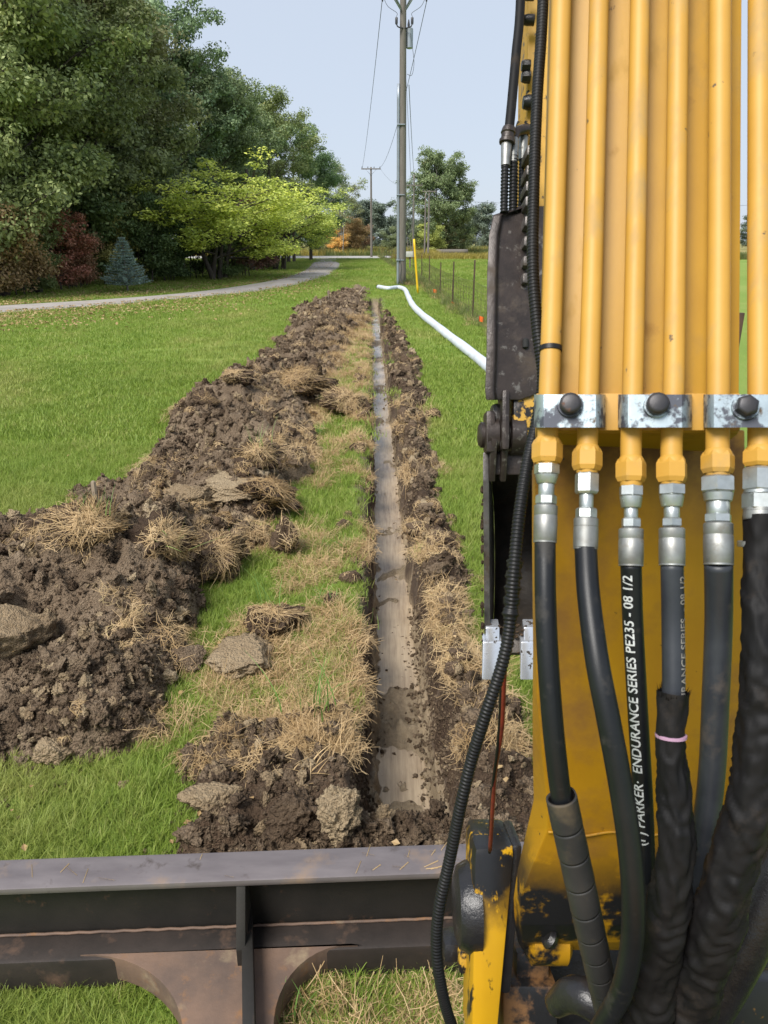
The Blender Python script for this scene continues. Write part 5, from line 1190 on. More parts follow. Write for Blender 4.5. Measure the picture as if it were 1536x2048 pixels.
# ------------------------------------------------------------------ sod clumps and big clods
DRYB = lambda n, sp_, h, seed, green=False: blades(n, sp_, h * 0.6, h * 1.3, 0.004, 1.0, 5, M['tall_grass'] if green else M['straw'], 'dry_grass', curl=0.2, droop=0.7 if not green else 0.15, seed=seed)
def sod(px, py, w_, h_, label, seed, tilt=(0, 0, 0), straw_n=160, green=0, mat='soil_dark', name='sod_clump', cat='sod clump', grp='turned over sod clumps beside the trench', pale=False, lift=0.62):
    g = hit(px, py)
    d = dep(g); sx_ = w_ / 2 * d / F * (1.5 if pale else 1.28); sz_ = h_ / 2 * d / F * (1.35 if pale else 1.25)
    b = root(name, (g.x, g.y, g.z + sz_ * lift)); tag(b, label, cat, grp); b.rotation_euler = tilt
    me = lump('soil_body', seed, M[mat], 5, (sx_, sx_ * 0.85, sz_), 0.55, 6 if not pale else 12, fine=0.34 if not pale else 0.22)
    o = link('soil_body', me, b)
    if straw_n:
        lv = np.array([q.co[:] for q in o.data.vertices]); ln_ = lv / np.linalg.norm(lv, axis=1)[:, None]
        kd = KDTree(len(lv))
        for qi, q in enumerate(ln_): kd.insert(q, qi)
        kd.balance(); gg = np.random.default_rng(seed); ns_ = int(straw_n * 2.2); seg_ = 5; HV = np.zeros((ns_, seg_ + 1, 2, 3)); ax_ = np.array([gg.normal(0, 0.3), gg.normal(-0.25, 0.3), 1.0]); ax_ /= np.linalg.norm(ax_)
        for si in range(ns_):
            while True:
                dv = gg.normal(size=3); dv /= np.linalg.norm(dv)
                if dv @ ax_ > gg.uniform(-0.35, 0.75) and vn3((dv * 2.3 + seed)[None, :], seed)[0] > 0.30: break
            tv = np.cross(dv, gg.normal(size=3)); tv = tv / np.linalg.norm(tv) + np.array([0, 0, -0.35]); L3 = gg.uniform(0.35, 1.1); fr_ = gg.random() ** 3 * 0.5; cvv = np.cross(dv, tv) * gg.normal(0, 0.35)
            prev = None
            for k_ in range(seg_ + 1):
                u_ = k_ / seg_ - 0.5; q = dv + tv * u_ * L3 + cvv * (u_ * u_ - 0.1); q /= np.linalg.norm(q); _c, ii_, _d = kd.find(q); rad_ = np.linalg.norm(lv[ii_]) * (1.02 + fr_ * (k_ / seg_) ** 2 + 0.06 * gg.random())
                pt = q * rad_; wv_ = np.cross(q, tv + 2 * u_ * cvv); wv_ = wv_ / (np.linalg.norm(wv_) + 1e-9) * 0.0013; HV[si, k_, 0] = pt - wv_; HV[si, k_, 1] = pt + wv_
        bs_ = np.arange(ns_)[:, None] * (seg_ + 1) * 2; kk_ = np.arange(seg_)[None, :] * 2
        me = mesh_obj('dry_grass', HV.reshape(-1, 3), np.stack([bs_ + kk_, bs_ + kk_ + 1, bs_ + kk_ + 3, bs_ + kk_ + 2], -1).reshape(-1, 4), M['straw'], smooth=True, attrs={'tone': np.repeat(gg.random(ns_), (seg_ + 1) * 2)}, data_only=True)
        s_ = link('dry_grass', me, b); s_['kind'] = 'stuff'
    if green:
        me = blades(green, sx_ * 0.25, 0.10, 0.24, 0.005, 0.45, 5, M['tall_grass'], 'green_blades', seed=seed + 1); s_ = link('green_blades', me, b); s_.location = (0, 0, sz_ * 0.6); s_['kind'] = 'stuff'
    return b
sod(190, 1086, 118, 78, 'straw topped sod clump with green blades beside the wooden stake', 201, (0.0, 0.05, 0.3), 420, 16)
sod(330, 1112, 110, 78, 'upturned dark sod clump with pale straw hanging down its face', 202, (1.0, 0.1, 0.5), 300, 6)
sod(438, 1130, 100, 78, 'dark shaggy sod clump to the right of the upturned pair', 203, (0.25, 0.6, 0.2), 160)
sod(572, 1108, 92, 66, 'round dark sod clump alone on the green strip', 204, (0.1, 1.1, 0.4), 120)
sod(548, 1262, 88, 76, 'straw covered sod ball just above the pale clay slab', 205, (0.0, -0.15, 0.1), 280, 8)
sod(545, 1000, 100, 52, 'brown sod lump with straw crest at the heap foot', 206, (0.1, 0.2, 0.6), 260)
sod(520, 925, 70, 44, 'sod tuft with green and straw blades high on the heap', 207, (0, 0, 0), 200, 14)
sod(866, 838, 26, 22, 'small straw covered clod lying alone right of the trench', 208, (0, 0, 0), 60)
sod(700, 830, 84, 52, 'rounded straw mound hugging the trench edge midway', 209, (0, 0.1, 0), 340)
sod(598, 785, 110, 40, 'wide straw mat draped over the middle of the heap', 210, (0, 0, 0), 380)
sod(470, 765, 66, 26, 'straw tuft on the lawn edge of the heap crest', 211, (0, 0, 0), 200)
sod(630, 760, 24, 52, 'dark upright sod spike standing on the heap', 212, (0, 0, 0), 10)
sod(412, 810, 40, 26, 'dark flat clod sticking out at the lawn edge of the heap', 213, (0.2, 0.4, 0), 30)
CG = 'big pale clay clods dug from the trench'
sod(486, 1330, 142, 62, 'largest pale clay slab lying on grass below the straw ball', 221, (0, 0.05, 0.12), 0, 0, 'clay', 'clay_clod', 'clod', CG, True, 0.5)
sod(378, 1336, 76, 50, 'grey brown clay clod touching the left end of the pale slab', 222, (0, 0, 0.4), 0, 0, 'soil', 'clay_clod', 'clod', CG, True, 0.5)
sod(334, 1366, 40, 32, 'small smooth clay clod at the heap foot left of the slab', 223, (0, 0, 0.4), 0, 0, 'clay', 'clay_clod', 'clod', CG, True, 0.5)
sod(106, 1518, 62, 48, 'rough brown clod alone on the grass in front of the heap', 224, (0, 0, 0.9), 0, 0, 'clay', 'clay_clod', 'clod', CG, True, 0.5)
sod(246, 1578, 20, 20, 'small pale stone like lump on the lawn before the blade', 225, (0, 0, 0.9), 0, 0, 'clay', 'clay_clod', 'clod', CG, True, 0.5)
sod(430, 1610, 80, 62, 'grey clay clod at the left of the dark loose soil', 226, (0, 0, 0.2), 0, 0, 'clay', 'clay_clod', 'clod', CG, True, 0.5)
sod(590, 1660, 92, 92, 'crumbly round clod behind the blade, left one of two', 227, (0, 0, 0.2), 0, 0, 'soil', 'clay_clod', 'clod', CG, False, 0.5)
sod(672, 1662, 92, 96, 'crumbly round clod behind the blade, right one of two', 228, (0, 0, 1.2), 0, 0, 'clay', 'clay_clod', 'clod', CG, False, 0.5)
sod(30, 1270, 150, 120, 'broad smooth faced clay slab embedded in the heap at picture left', 229, (0.5, 0.1, 0.2), 0, 0, 'clay', 'clay_clod', 'clod', CG, True, -0.15)
sod(500, 985, 110, 40, 'long flat pale clay slab lying across the heap', 230, (0.1, 0.1, 0.3), 0, 0, 'clay', 'clay_clod', 'clod', CG, True, 0.3)
sod(385, 1005, 90, 60, 'angular grey clay slab on the heap above the upturned sod', 231, (0.3, 0.2, 0.6), 0, 0, 'clay', 'clay_clod', 'clod', CG, True, 0.2)
# torn sods strewn through heap and banks: too many and too broken to count
SODP = []
for i in range(4):
    v, f = ico(3); nn_ = v / np.linalg.norm(v, axis=1)[:, None]; vv = nn_ * (1 + 0.55 * (fbm3(nn_ * 1.6 + i * 5, 3, 400 + i) - 0.5) * 2 + 0.25 * (fbm3(nn_ * 6 + i, 3, 410 + i) - 0.5) * 2)[:, None] * np.array([1, 0.85, 0.62])
    hm = hay(60, 0.95, 0.5, 1.5, 0.035, 0.12, 420 + i, M['straw'], 'sod_hay', 4, 0.35); hc = np.zeros(len(hm.vertices) * 3, np.float32); hm.vertices.foreach_get('co', hc); hc = hc.reshape(-1, 3).astype(float)
    rr_ = np.hypot(hc[:, 0], hc[:, 1]); hc[:, 2] = hc[:, 2] * 0.8 + 0.56 * np.sqrt(np.clip(1 - rr_ ** 2, 0, 1)) - np.clip(rr_ - 0.95, 0, 1) * 0.7; hc[:, :2] *= np.where(rr_ > 1, 1 / np.maximum(rr_, 1) ** 0.6, 1)[:, None]
    hfc = np.zeros(len(hm.loops), np.int32); hm.loops.foreach_get('vertex_index', hfc); hfc = hfc.reshape(-1, 4)
    me = bpy.data.meshes.new('torn_sod'); me.from_pydata(np.vstack([vv, hc]).tolist(), [], f.tolist() + (hfc + len(vv)).tolist()); me.materials.append(M['soil_dark']); me.materials.append(M['straw'])
    me.polygons.foreach_set('material_index', np.r_[np.zeros(len(f)), np.ones(len(hfc))].astype(np.int32)); me.polygons.foreach_set('use_smooth', np.ones(len(me.polygons), bool))
    a_ = me.attributes.new('tone', 'FLOAT', 'POINT'); a_.data.foreach_set('value', np.r_[np.zeros(len(vv)), np.repeat(np.random.default_rng(i).random(60), 10)].astype(np.float32)); me.update(); SODP.append(me)
n = 5000; Y = np.exp(rng.uniform(np.log(2.6), np.log(26), n)); X = rng.uniform(-3.4, 0.75, n) + tc(Y); h, nn_, b = soil_dist(X, Y); t, c, r = trench_shape(X, Y); px, py, d = to_px(X, Y)
pr = 0.05 * sstep(-0.1, 0.15, h) + 0.10 * sstep(-0.12, 0.05, b) + 0.10 * np.exp(-((np.abs(t) - 0.36) / 0.12) ** 2) * r; pr = pr * sstep(0.42, 0.6, fbm2(X * 1.8, Y * 1.2, 3, 431)) * 2.2
k = (rng.random(n) < pr) & (c * r < 0.1) & (px > -80); X, Y = X[k], Y[k]; n = len(X); sz_ = rng.uniform(0.035, 0.085, n) * np.interp(Y, [2.5, 6, 20], [0.85, 1.15, 1.5])
rt_ = np.stack([rng.normal(0, 0.7, n), rng.normal(0, 0.7, n), rng.uniform(0, 6.28, n)], -1)
scatter('torn_sods', np.stack([X, Y, surf_z(X, Y) + sz_ * 0.2], -1), rt_, np.stack([sz_] * 3, -1), rng.integers(0, 4, n), SODP, 'torn bits of dark sod with straw strewn over heap and banks', 'torn sods'); print('sods', n)
# tall green blades at the trench edge
def blade_tuft(px, py, hpx, n, label, seed, mat='tall_grass', lean=0.45, wid=0.008, sp_=0.05):
    g = G(px, py); g.z = heap_z(g); h_ = hpx * dep(g) / F
    o = link('grass_tuft', blades(n, sp_, h_ * 0.5, h_ * 1.05, wid, lean, 6, M[mat], 'grass_tuft', curl=0.9, droop=0.15, seed=seed)); o.location = g; o['kind'] = 'thing'
    tag(o, label, 'grass tuft', 'tall grass tufts along the trench'); return o
blade_tuft(640, 1470, 130, 26, 'tall bright green grass tuft on the near trench bank', 301)
blade_tuft(735, 1215, 60, 8, 'few thin green blades leaning over the trench edge', 302, lean=0.3)
blade_tuft(655, 1215, 50, 22, 'short green tuft in the straw left of the trench', 303)
blade_tuft(625, 1590, 44, 26, 'pale straw tuft with one green stalk in the dark soil', 304, 'straw', 0.9)
blade_tuft(610, 2060, 110, 22, 'green blades standing behind the blade arm', 305, lean=0.35, wid=0.006)
blade_tuft(780, 2050, 70, 8, 'sparse green blades in the straw behind the blade', 306, lean=0.3, wid=0.005)
blade_tuft(676, 1110, 50, 18, 'thin green tuft in the straw beside the trench middle', 307)
blade_tuft(640, 870, 40, 30, 'green tuft between heap and trench further along', 308)

# fence line weeds: one tangle
WD = [blades(30, 0.10, 0.25, 0.6, 0.010, 0.5, 4, M['weed'], 'weed_tuft', curl=0.8, droop=0.1, seed=330 + i) for i in range(4)] + [blades(26, 0.10, 0.2, 0.45, 0.008, 0.8, 4, M['straw'], 'weed_straw', curl=0.5, droop=0.3, seed=340 + i) for i in range(2)]
wx, wy_ = [], []
for i in range(len(FP) - 1):
    a, b = FP[i], FP[i + 1]; n = int((b - a).length * 11)
    for j in range(n): u = random.random(); q = a + (b - a) * u; wx.append(q.x + random.gauss(-0.15, 0.16)); wy_.append(q.y)
for j in range(160): wx.append(Xm + random.gauss(0.55, 0.35)); wy_.append(YP + random.gauss(0.5, 0.5))
wx, wy_ = np.array(wx), np.array(wy_); n = len(wx); sc_ = rng.uniform(0.3, 0.9, n) * (0.5 + 0.9 * fbm2(wx * 0.5, wy_ * 0.3, 2, 91))
scatter('fence_weeds', np.stack([wx, wy_, np.zeros(n)], -1), np.stack([np.zeros(n), np.zeros(n), rng.uniform(0, 6.28, n)], -1), np.stack([sc_ * 1.1, sc_ * 1.1, sc_], -1), rng.integers(0, 6, n), WD, 'rough weeds and dead grass growing along the fence foot', 'weeds')
# meadow of goldenrod beyond the road and fallen leaves by the drive
MD = [blades(40, 0.5, 0.5, 1.1, 0.06, 0.4, 2, M['goldenrod'], 'goldenrod', seed=350 + i) for i in range(2)] + [blades(40, 0.5, 0.4, 1.2, 0.06, 0.4, 2, M['weed'], 'meadow_weed', seed=360 + i) for i in range(2)]
n = 5200; X = rng.uniform(-42, 34, n); Y = rng.uniform(112, 165, n); k = ~((X > 8) & (Y < 122)); X, Y = X[k], Y[k]; X = np.r_[X, rng.uniform(1.5, 60, 2600)]; Y = np.r_[Y, rng.uniform(92, 97, 2600)]; n = len(X); sc_ = rng.uniform(0.6, 1.2, n) * np.where(Y < 98, 0.75, 1.0)
scatter('meadow', np.stack([X, Y, np.zeros(n)], -1), np.stack([np.zeros(n), np.zeros(n), rng.uniform(0, 6.28, n)], -1), np.stack([sc_] * 3, -1), np.where(fbm2(X * 0.12, Y * 0.25, 3, 92) > 0.45, rng.integers(0, 2, n), rng.integers(2, 4, n)), MD, 'yellow goldenrod meadow beyond the road', 'meadow')
lf = mesh_obj('leaf_piece', [(-0.04, 0, 0), (0, -0.03, 0.012), (0.045, 0, 0.004), (0, 0.03, 0.015)], [(0, 1, 2), (0, 2, 3)], M['dead_leaf'], data_only=True, attrs={'tone': [0.5] * 4})
n = 7000; px_ = rng.uniform(-60, 690, n); off_ = rng.normal(0, 1, n)
dn = np.interp(px_, [-60, 0, 200, 350, 480, 590, 655, 681], [633, 629, 613, 600, 588, 571, 552, 535])
py_ = dn + np.where(off_ > 0, -2 + off_ * 16, -14 + off_ * 12); k = (py_ > 512) & (py_ < 700); L_ = np.array([list(G(a, b)) for a, b in zip(px_[k], py_[k])]); n = len(L_)
pl_, py2, _ = to_px(L_[:, 0], L_[:, 1]); df = np.interp(pl_, [-60, 0, 200, 330, 450, 555, 608, 622], [617, 613, 601, 591, 577, 558, 540, 526]); dn2 = np.interp(pl_, [-60, 0, 200, 350, 480, 590, 655, 681], [633, 629, 613, 600, 588, 571, 552, 535])
L_[:, 2] = np.where((py2 > df) & (py2 < dn2), 0.08, 0.05)
m_ = 110; lx_ = rng.uniform(-2.2, 1.4, m_); ly_ = np.exp(rng.uniform(np.log(1.7), np.log(12), m_)); L_ = np.vstack([L_, np.stack([lx_ * np.clip(ly_ / 3, 0.7, 2.5), ly_, np.zeros(m_)], -1)])
L_[-m_:, 2] = surf_z(L_[-m_:, 0], L_[-m_:, 1]) + 0.045; sc_ = np.r_[rng.uniform(0.6, 1.5, n), rng.uniform(0.2, 0.45, m_)]; n += m_
scatter('fallen_leaves', L_, rng.normal(0, 0.4, (n, 3)) + np.stack([np.zeros(n), np.zeros(n), rng.uniform(0, 6, n)], -1), np.stack([sc_] * 3, -1), np.zeros(n), [lf], 'brown fallen leaves scattered along the driveway and wood edge', 'leaves')

# ================================================================== TREES
def tree_data(seed, H, Rw, cb=0.25, n_limb=26, n_leaf=26000, leaf=0.16, shape='round', trunk_r=0.2, bark='bark', stems=1, clump=0.55, up=0.35, sparse=1.0):
    g = np.random.default_rng(seed); tubes = []; cen = []
    for st_ in range(stems):
        ang = g.uniform(0, 6.28); so = 0.0 if stems == 1 else 0.25; lean_ = g.normal(0, 0.02, 2) * H if stems == 1 else np.array([math.cos(st_ * 6.28 / stems + ang), math.sin(st_ * 6.28 / stems + ang)]) * Rw * 0.28
        tp_ = np.array([[0, 0, -0.2], [lean_[0] * 0.3, lean_[1] * 0.3, H * 0.3], [lean_[0] * 0.7, lean_[1] * 0.7, H * 0.62], [lean_[0], lean_[1], H * 0.93]]) + np.r_[g.normal(0, so, 2), 0]
        tp_ = resample(tp_, 14); tubes.append(tube_arrays(tp_, trunk_r / math.sqrt(stems) * np.linspace(1.15, 0.12, 14) ** 0.9, 8, False))
        for li in range(n_limb // stems):
            u = cb + (0.97 - cb) * ((li + g.random()) / (n_limb // stems)); z0 = u * H; c0 = np.array([np.interp(z0, tp_[:, 2], tp_[:, k]) for k in range(3)])
            rel = (u - cb) / (1 - cb)
            if shape == 'round': ext = Rw * math.sqrt(max(0.05, 1 - (rel * 1.9 - 0.75) ** 2 / 1.6))
            elif shape == 'cone': ext = Rw * (1.02 - rel) ** 0.85
            elif shape == 'column': ext = Rw * (0.55 + 0.6 * math.sin(math.pi * min(1, rel * 0.9 + 0.12)))
            else: ext = Rw * (0.75 + 0.35 * rel)            # spreading
            az = g.uniform(0, 6.28); L2 = ext * g.uniform(0.65, 1.08); rise = (up + 0.5 * rel) * L2 * g.uniform(0.4, 1.2)
            dv = np.array([math.cos(az), math.sin(az), 0]); e = c0 + dv * L2 + np.array([0, 0, rise]); md = c0 + dv * L2 * 0.5 + np.array([0, 0, rise * 0.62]) + g.normal(0, 0.08 * L2, 3)
            lp = resample([c0, md, e], 8); tubes.append(tube_arrays(lp, trunk_r * 0.34 * (1 - 0.5 * rel) * np.linspace(1, 0.15, 8), 5, False))
            for sb in range(7):
                w_ = g.uniform(0.3, 1.0); b0_ = lp[min(7, int(w_ * 7))]; da = az + g.normal(0, 0.8); sl2 = ext * 0.33 * g.uniform(0.5, 1.2) * (1.2 - 0.5 * w_)
                e2 = b0_ + np.array([math.cos(da) * sl2, math.sin(da) * sl2, g.normal(0.25, 0.35) * sl2]); tubes.append(tube_arrays(np.array([b0_, (b0_ + e2) / 2 + [0, 0, 0.06 * sl2], e2]), np.array([0.028, 0.018, 0.006]) * trunk_r / 0.2, 4, False))
                cen.append(e2); cen.append((b0_ + e2) / 2)
    cen = np.array(cen); keep = g.random(len(cen)) < sparse; cen = cen[keep]
    nc = len(cen); ci = g.integers(0, nc, n_leaf); cs = clump * g.uniform(0.55, 1.35, nc)
    off = g.normal(0, 1, (n_leaf, 3)); off *= (g.random(n_leaf) ** 0.33 / (np.linalg.norm(off, axis=1) + 1e-9))[:, None]
    pos = cen[ci] + off * cs[ci][:, None] * np.array([1.15, 1.15, 0.7])
    pos[:, 2] = np.maximum(pos[:, 2], 0.25)
    nr_ = off * 0.8 + g.normal(0, 0.8, (n_leaf, 3)) + np.array([0, 0, 0.7]); nr_ /= np.linalg.norm(nr_, axis=1)[:, None]
    t1 = np.cross(nr_, g.normal(size=(n_leaf, 3))); t1 /= np.linalg.norm(t1, axis=1)[:, None]; t2 = np.cross(nr_, t1)
    ls = leaf * g.uniform(0.6, 1.3, n_leaf)[:, None]
    V = np.stack([pos - t1 * ls * 0.6, pos - t2 * ls * 0.34 + nr_ * ls * 0.08, pos + t1 * ls * 0.6, pos + t2 * ls * 0.34 + nr_ * ls * 0.08], 1).reshape(-1, 3)
    Fq = np.arange(n_leaf * 4).reshape(-1, 4); ct = g.random(nc)
    tone = np.repeat(np.clip(0.55 * g.random(n_leaf) + 0.45 * ct[ci], 0, 1), 4)
    vt, ft2 = join_arrays(tubes)
    tm = mesh_obj('trunk', vt, ft2, M[bark], smooth=True, data_only=True); cm = mesh_obj('crown', V, Fq, M['leaf'], attrs={'tone': tone}, data_only=True)
    return tm, cm
def plant(data, X, Y, s_, rz, colr, label, cat='tree', name='woodland_tree', group=None, sz=None, z=0):
    b = root(name, (X, Y, z)); b.rotation_euler = (0, 0, rz); b.scale = (s_, s_, sz or s_); tag(b, label, cat, group)
    t = link('trunk', data[0], b); c = link('crown', data[1], b); c.color = (*colr, 1); c['kind'] = 'thing'
    return b
TA = tree_data(1, 15, 5.0, 0.10, 40, 60000, 0.175, 'round', 0.24, clump=0.85)
TB = tree_data(2, 15, 4.4, 0.16, 40, 52000, 0.175, 'column', 0.22, clump=0.80, up=0.55)
TC_ = tree_data(3, 14, 5.2, 0.14, 36, 44000, 0.20, 'round', 0.25, clump=0.78, up=0.25)
TD = tree_data(4, 15, 3.8, 0.32, 34, 26000, 0.19, 'column', 0.20, clump=0.62, up=0.6, sparse=0.85)
TY = tree_data(5, 5.2, 4.0, 0.26, 36, 36000, 0.125, 'spread', 0.22, stems=4, clump=0.50, up=0.35)
SH = tree_data(6, 3.2, 1.6, 0.06, 24, 15000, 0.11, 'round', 0.06, stems=4, clump=0.42)
SH2 = tree_data(7, 2.6, 1.5, 0.05, 24, 13000, 0.10, 'spread', 0.05, stems=5, clump=0.40)
PO = tree_data(8, 14, 4.0, 0.06, 46, 34000, 0.24, 'column', 0.24, bark='bark_pale', clump=0.75, up=1.0)
BI = tree_data(9, 13, 2.6, 0.25, 30, 7000, 0.20, 'column', 0.16, bark='bark_pale', stems=3, clump=0.6, up=1.1, sparse=0.6)
FT = tree_data(10, 11, 4.6, 0.05, 30, 16000, 0.34, 'round', 0.2, clump=0.9)
# the wood on the left: (px, distance, scale, variant, colour, label)
DG, MG, OG, BG_ = (0.062, 0.082, 0.024), (0.082, 0.112, 0.028), (0.085, 0.105, 0.028), (0.060, 0.095, 0.034)
wood = [
 (10, 31.5, 0.92, TA, (0.088, 0.118, 0.034), 'broad green tree cut by the picture edge above the leaf litter'),
 (75, 33.5, 0.98, TB, (0.078, 0.112, 0.026), 'green tree with pale slim trunk at the driveway bend, left of the red shrub'),
 (140, 38.0, 1.05, TA, DG, 'dark oak rising behind the red shrub'),
 (225, 43.0, 0.95, TC_, (0.072, 0.095, 0.030), 'tall dark oak behind the little blue spruce'),
 (170, 46.0, 1.10, TA, (0.085, 0.092, 0.034), 'spreading brownish green oak above the left half of the lime green tree'),
 (240, 50.0, 0.98, TC_, (0.074, 0.090, 0.030), 'dark oak with exposed limbs above the lime green tree'),
 (365, 56.0, 1.06, TD, (0.060, 0.100, 0.042), 'thin grey green tree poking highest against the sky'),
 (425, 60.0, 0.92, TB, (0.066, 0.098, 0.036), 'blue green tree stepping down towards the road'),
 (488, 68.0, 0.90, TC_, BG_, 'rounded blue green tree behind the right half of the lime tree'),
 (545, 76.0, 0.90, TB, (0.085, 0.115, 0.032), 'yellowing tree near the road end of the wood'),
 (588, 82.0, 0.86, TD, (0.060, 0.100, 0.030), 'slender tree with open top near the road end of the wood'),
 (622, 88.0, 0.76, TA, (0.035, 0.075, 0.022), 'last dark green tree of the wood overhanging the driveway'),
]
for i, (px, Y, s_, dt, c, lb) in enumerate(wood): plant(dt, at_dist(px, Y), Y, s_, i * 1.7, c, lb, group='trees of the wood')
bw = [(-70, 36), (-20, 41), (60, 46), (130, 52), (190, 55), (150, 60), (230, 66), (310, 75), (430, 90), (505, 100), (-130, 33), (0, 58), (160, 66), (200, 76)]
for i, (px, Y) in enumerate(bw): plant((TA, TB, TC_)[i % 3], at_dist(px, Y), Y, 0.98 + 0.1 * (i % 3), i * 2.3, DG if i % 2 else MG, 'dark green tree deep in the wood behind the front row', group='trees deep in the wood')
LT = plant(TY, at_dist(440, 45.5), 45.5, 1.42, 0.4, (0.20, 0.255, 0.022), 'low spreading lime green tree with several leaning trunks', name='lime_green_tree', sz=0.78)
plant(TY, at_dist(565, 62), 60, 1.15, 2.0, (0.165, 0.22, 0.028), 'lime green tree half behind the low spreading one', name='lime_green_tree', sz=0.75)
shr = [(118, 35.5, 0.95, SH, (0.16, 0.075, 0.028), 'rusty red shrub at the wood edge beside the spruce'), (150, 37, 0.8, SH2, (0.13, 0.078, 0.028), 'low reddish shrub behind the rusty red one'),
       (20, 31, 1.0, SH, (0.14, 0.10, 0.03), 'olive brown shrub at the picture edge'), (215, 40, 1.1, SH2, (0.15, 0.15, 0.03), 'yellowish shrub just behind the spruce'),
       (300, 42, 1.25, SH, (0.04, 0.07, 0.02), 'dark shrub right of the spruce'), (345, 43.5, 1.15, SH2, (0.035, 0.065, 0.018), 'dark bushy shrub under the lime tree, left of its trunks'),
       (480, 48.5, 1.2, SH, (0.085, 0.045, 0.025), 'brownish red shrub right of the lime tree trunks'), (455, 47, 0.9, SH2, (0.05, 0.085, 0.02), 'green shrub at the foot of the lime tree'),
       (55, 33, 0.8, SH2, (0.07, 0.10, 0.025), 'small green shrub at the foot of the slim trunk'), (185, 39, 1.6, SH, (0.045, 0.075, 0.02), 'tall dark thicket bush between red shrub and spruce'),
       (395, 46.5, 1.1, SH, (0.05, 0.08, 0.022), 'dim green shrub behind the lime tree trunks'), (255, 46, 1.9, SH, (0.035, 0.06, 0.018), 'big dark thicket bush behind the spruce'), (-40, 30, 1.2, SH2, (0.12, 0.09, 0.03), 'brown shrub beyond the picture edge by the drive'),
       (525, 60, 1.1, SH2, (0.07, 0.06, 0.025), 'dull shrub by the roadside trunks')]
for i, (px, Y, s_, dt, c, lb) in enumerate(shr): plant(dt, at_dist(px, Y), Y, s_, i * 1.1, c, lb, 'shrub', 'wood_edge_shrub', 'shrubs at the wood edge')
# straight dark trunks with a high canopy at the end of the wood
for (px, Y), tl_ in zip(((505, 58), (550, 72), (566, 76), (577, 78), (538, 66), (520, 62)), ('first from the lime tree', 'fourth from the lime tree', 'fifth from the lime tree', 'closest to the road', 'third from the lime tree', 'second from the lime tree')):
    X = at_dist(px, Y); b = root('bare_trunk_tree', (X, Y, 0)); tag(b, 'straight dark trunk beside the driveway end, ' + tl_, 'tree', 'dark trunks by the driveway end')
    me = tube('trunk', [Vector((0, 0, -0.2)), Vector((0.1, 0, 2.5)), Vector((0.0, 0, 7))], [0.2, 0.17, 0.12], M['bark'], 8, n=10); link('trunk', me, b)
# blue spruce
def spruce():
    g = np.random.default_rng(5); tubes = [tube_arrays(np.array([[0, 0, -0.1], [0, 0, 1.2], [0, 0, 2.75]]), np.array([0.055, 0.035, 0.008]), 7, False)]; V = []
    for tier in range(17):
        u = tier / 16; z0 = 0.35 + 2.3 * u; L2 = 1.15 * (1 - u) ** 0.85 + 0.10; m = int(11 - 5 * u)
        for b in range(m):
            az = b * 6.283 / m + g.uniform(-0.3, 0.3) + tier; l2 = L2 * g.uniform(0.75, 1.12); e = np.array([math.cos(az) * l2, math.sin(az) * l2, z0 - 0.06 * l2 + 0.16 * l2 * l2]); b0_ = np.array([0, 0, z0])
            tubes.append(tube_arrays(np.array([b0_, b0_ + (e - b0_) * 0.5 - [0, 0, 0.04], e]), np.array([0.012, 0.008, 0.003]), 4, False))
            for q in range(int(90 * l2) + 20):
                w_ = g.random() ** 0.7; c = b0_ + (e - b0_) * w_ - np.array([0, 0, 0.04 * math.sin(math.pi * w_)]); d_ = (e - b0_) / (np.linalg.norm(e - b0_) + 1e-9)
                sdv = np.cross(d_, [0, 0, 1]); dirn = d_ * g.uniform(0.4, 1.0) + sdv * g.normal(0, 0.9) + np.array([0, 0, g.normal(0.1, 0.35)]); dirn /= np.linalg.norm(dirn); ln = g.uniform(0.07, 0.15)
                wv_ = np.cross(dirn, g.normal(size=3)); wv_ /= np.linalg.norm(wv_); V.append(np.array([c - wv_ * 0.010, c + wv_ * 0.010, c + dirn * ln + wv_ * 0.006, c + dirn * ln - wv_ * 0.006]))
    V = np.concatenate(V); F4 = np.arange(len(V)).reshape(-1, 4); tn = np.repeat(g.random(len(F4)) * 0.85, 4); vt, ft2 = join_arrays(tubes)
    return mesh_obj('trunk', vt, ft2, M['bark_pale'], smooth=True, data_only=True), mesh_obj('crown', V, F4, M['leaf'], attrs={'tone': tn}, data_only=True)
gsp = G(256, 583); plant(spruce(), gsp.x, gsp.y, 0.86, 0, (0.12, 0.165, 0.145), 'small blue spruce standing alone at the driveway edge', name='blue_spruce')
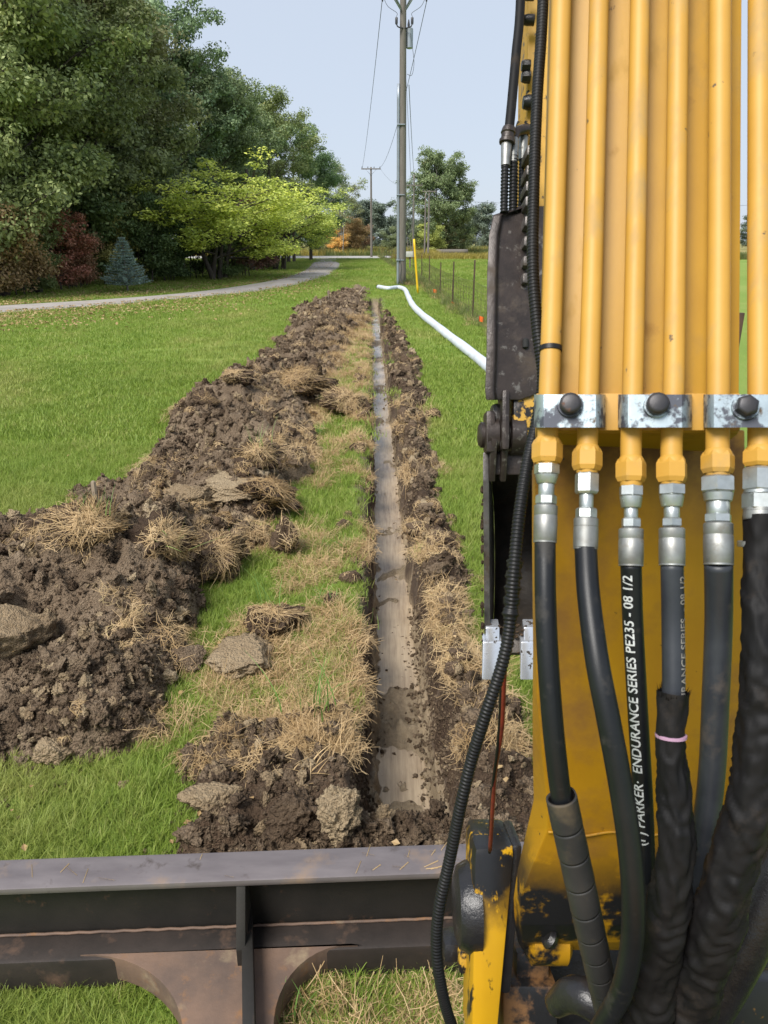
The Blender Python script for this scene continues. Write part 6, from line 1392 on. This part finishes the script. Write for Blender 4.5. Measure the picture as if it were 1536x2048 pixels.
# across the road
plant(PO, at_dist(872, 122), 122, 0.92, 0.3, (0.070, 0.105, 0.038), 'big bushy poplar beyond the road, left half of the pair', name='poplar_tree')
plant(PO, at_dist(899, 124), 124, 0.85, 2.3, (0.075, 0.11, 0.040), 'big bushy poplar beyond the road, right half of the pair', name='poplar_tree', sz=0.83)
plant(BI, at_dist(683, 118), 118, 0.92, 0.5, (0.095, 0.13, 0.055), 'thin half bare tree with pale stems beyond the road', name='pale_stem_tree')
plant(BI, at_dist(700, 125), 125, 0.75, 1.9, (0.10, 0.125, 0.05), 'shorter thin pale tree behind the half bare one', name='pale_stem_tree')
plant(BI, at_dist(816, 128), 128, 0.80, 1.1, (0.075, 0.11, 0.05), 'thin tree showing just right of the tall pole', name='pale_stem_tree')
fb = [(655, 122, 1.2, SH, (0.12, 0.12, 0.04)), (672, 119, 1.0, SH2, (0.34, 0.24, 0.03)), (690, 126, 1.7, SH, (0.14, 0.13, 0.045)), (712, 124, 1.5, SH, (0.16, 0.12, 0.035)), (725, 130, 1.4, SH2, (0.13, 0.085, 0.03)), (635, 118, 0.9, SH2, (0.10, 0.13, 0.06)),
      (860, 120, 1.3, SH, (0.16, 0.20, 0.035)), (880, 122, 1.2, SH2, (0.10, 0.10, 0.035)), (920, 126, 1.6, SH, (0.09, 0.12, 0.04)), (905, 124, 1.2, SH2, (0.13, 0.12, 0.04)), (838, 122, 1.2, SH, (0.06, 0.085, 0.03)), (780, 124, 1.1, SH2, (0.09, 0.12, 0.05))]
fl = ['olive bush beyond the road under the last wood tree', 'bright yellow bush beyond the road at the drive end', 'large olive bush under the half bare tree', 'yellow brown bush left of the far driveway pole', 'reddish brown bush by the far driveway pole', 'grey green low bush at the road beside the wood',
      'lime green bush before the poplar', 'brown green bush under the poplar', 'green bush right of the poplar foot', 'ochre bush at the poplar foot', 'dark bush left of the poplar between poles', 'low bush left of the tall pole beyond the road']
for i, ((px, Y, s_, dt, c), lb) in enumerate(zip(fb, fl)): plant(dt, at_dist(px, Y), Y, s_, i * 1.3, c, lb, 'bush', 'roadside_bush', 'bushes beyond the road')
HAZE_GREEN = (0.060, 0.082, 0.058)  # distance haze is put into this bluish foliage colour
far = [(590, 190), (630, 200), (660, 185), (715, 170), (742, 178), (768, 168), (788, 182), (815, 176), (838, 190), (860, 210), (930, 200), (950, 186), (968, 176), (990, 200), (1010, 190), (1040, 200), (1075, 195), (1500, 190), (1530, 200)]
for i, (px, Y) in enumerate(far): plant(FT, at_dist(px, Y), Y, 0.56 + 0.16 * math.sin(i * 2.7) ** 2 + (0.15 if px in (715, 768, 968) else 0), i * 1.9, HAZE_GREEN, 'dark tree in the far treeline across the fields', name='far_tree', group='far treeline')
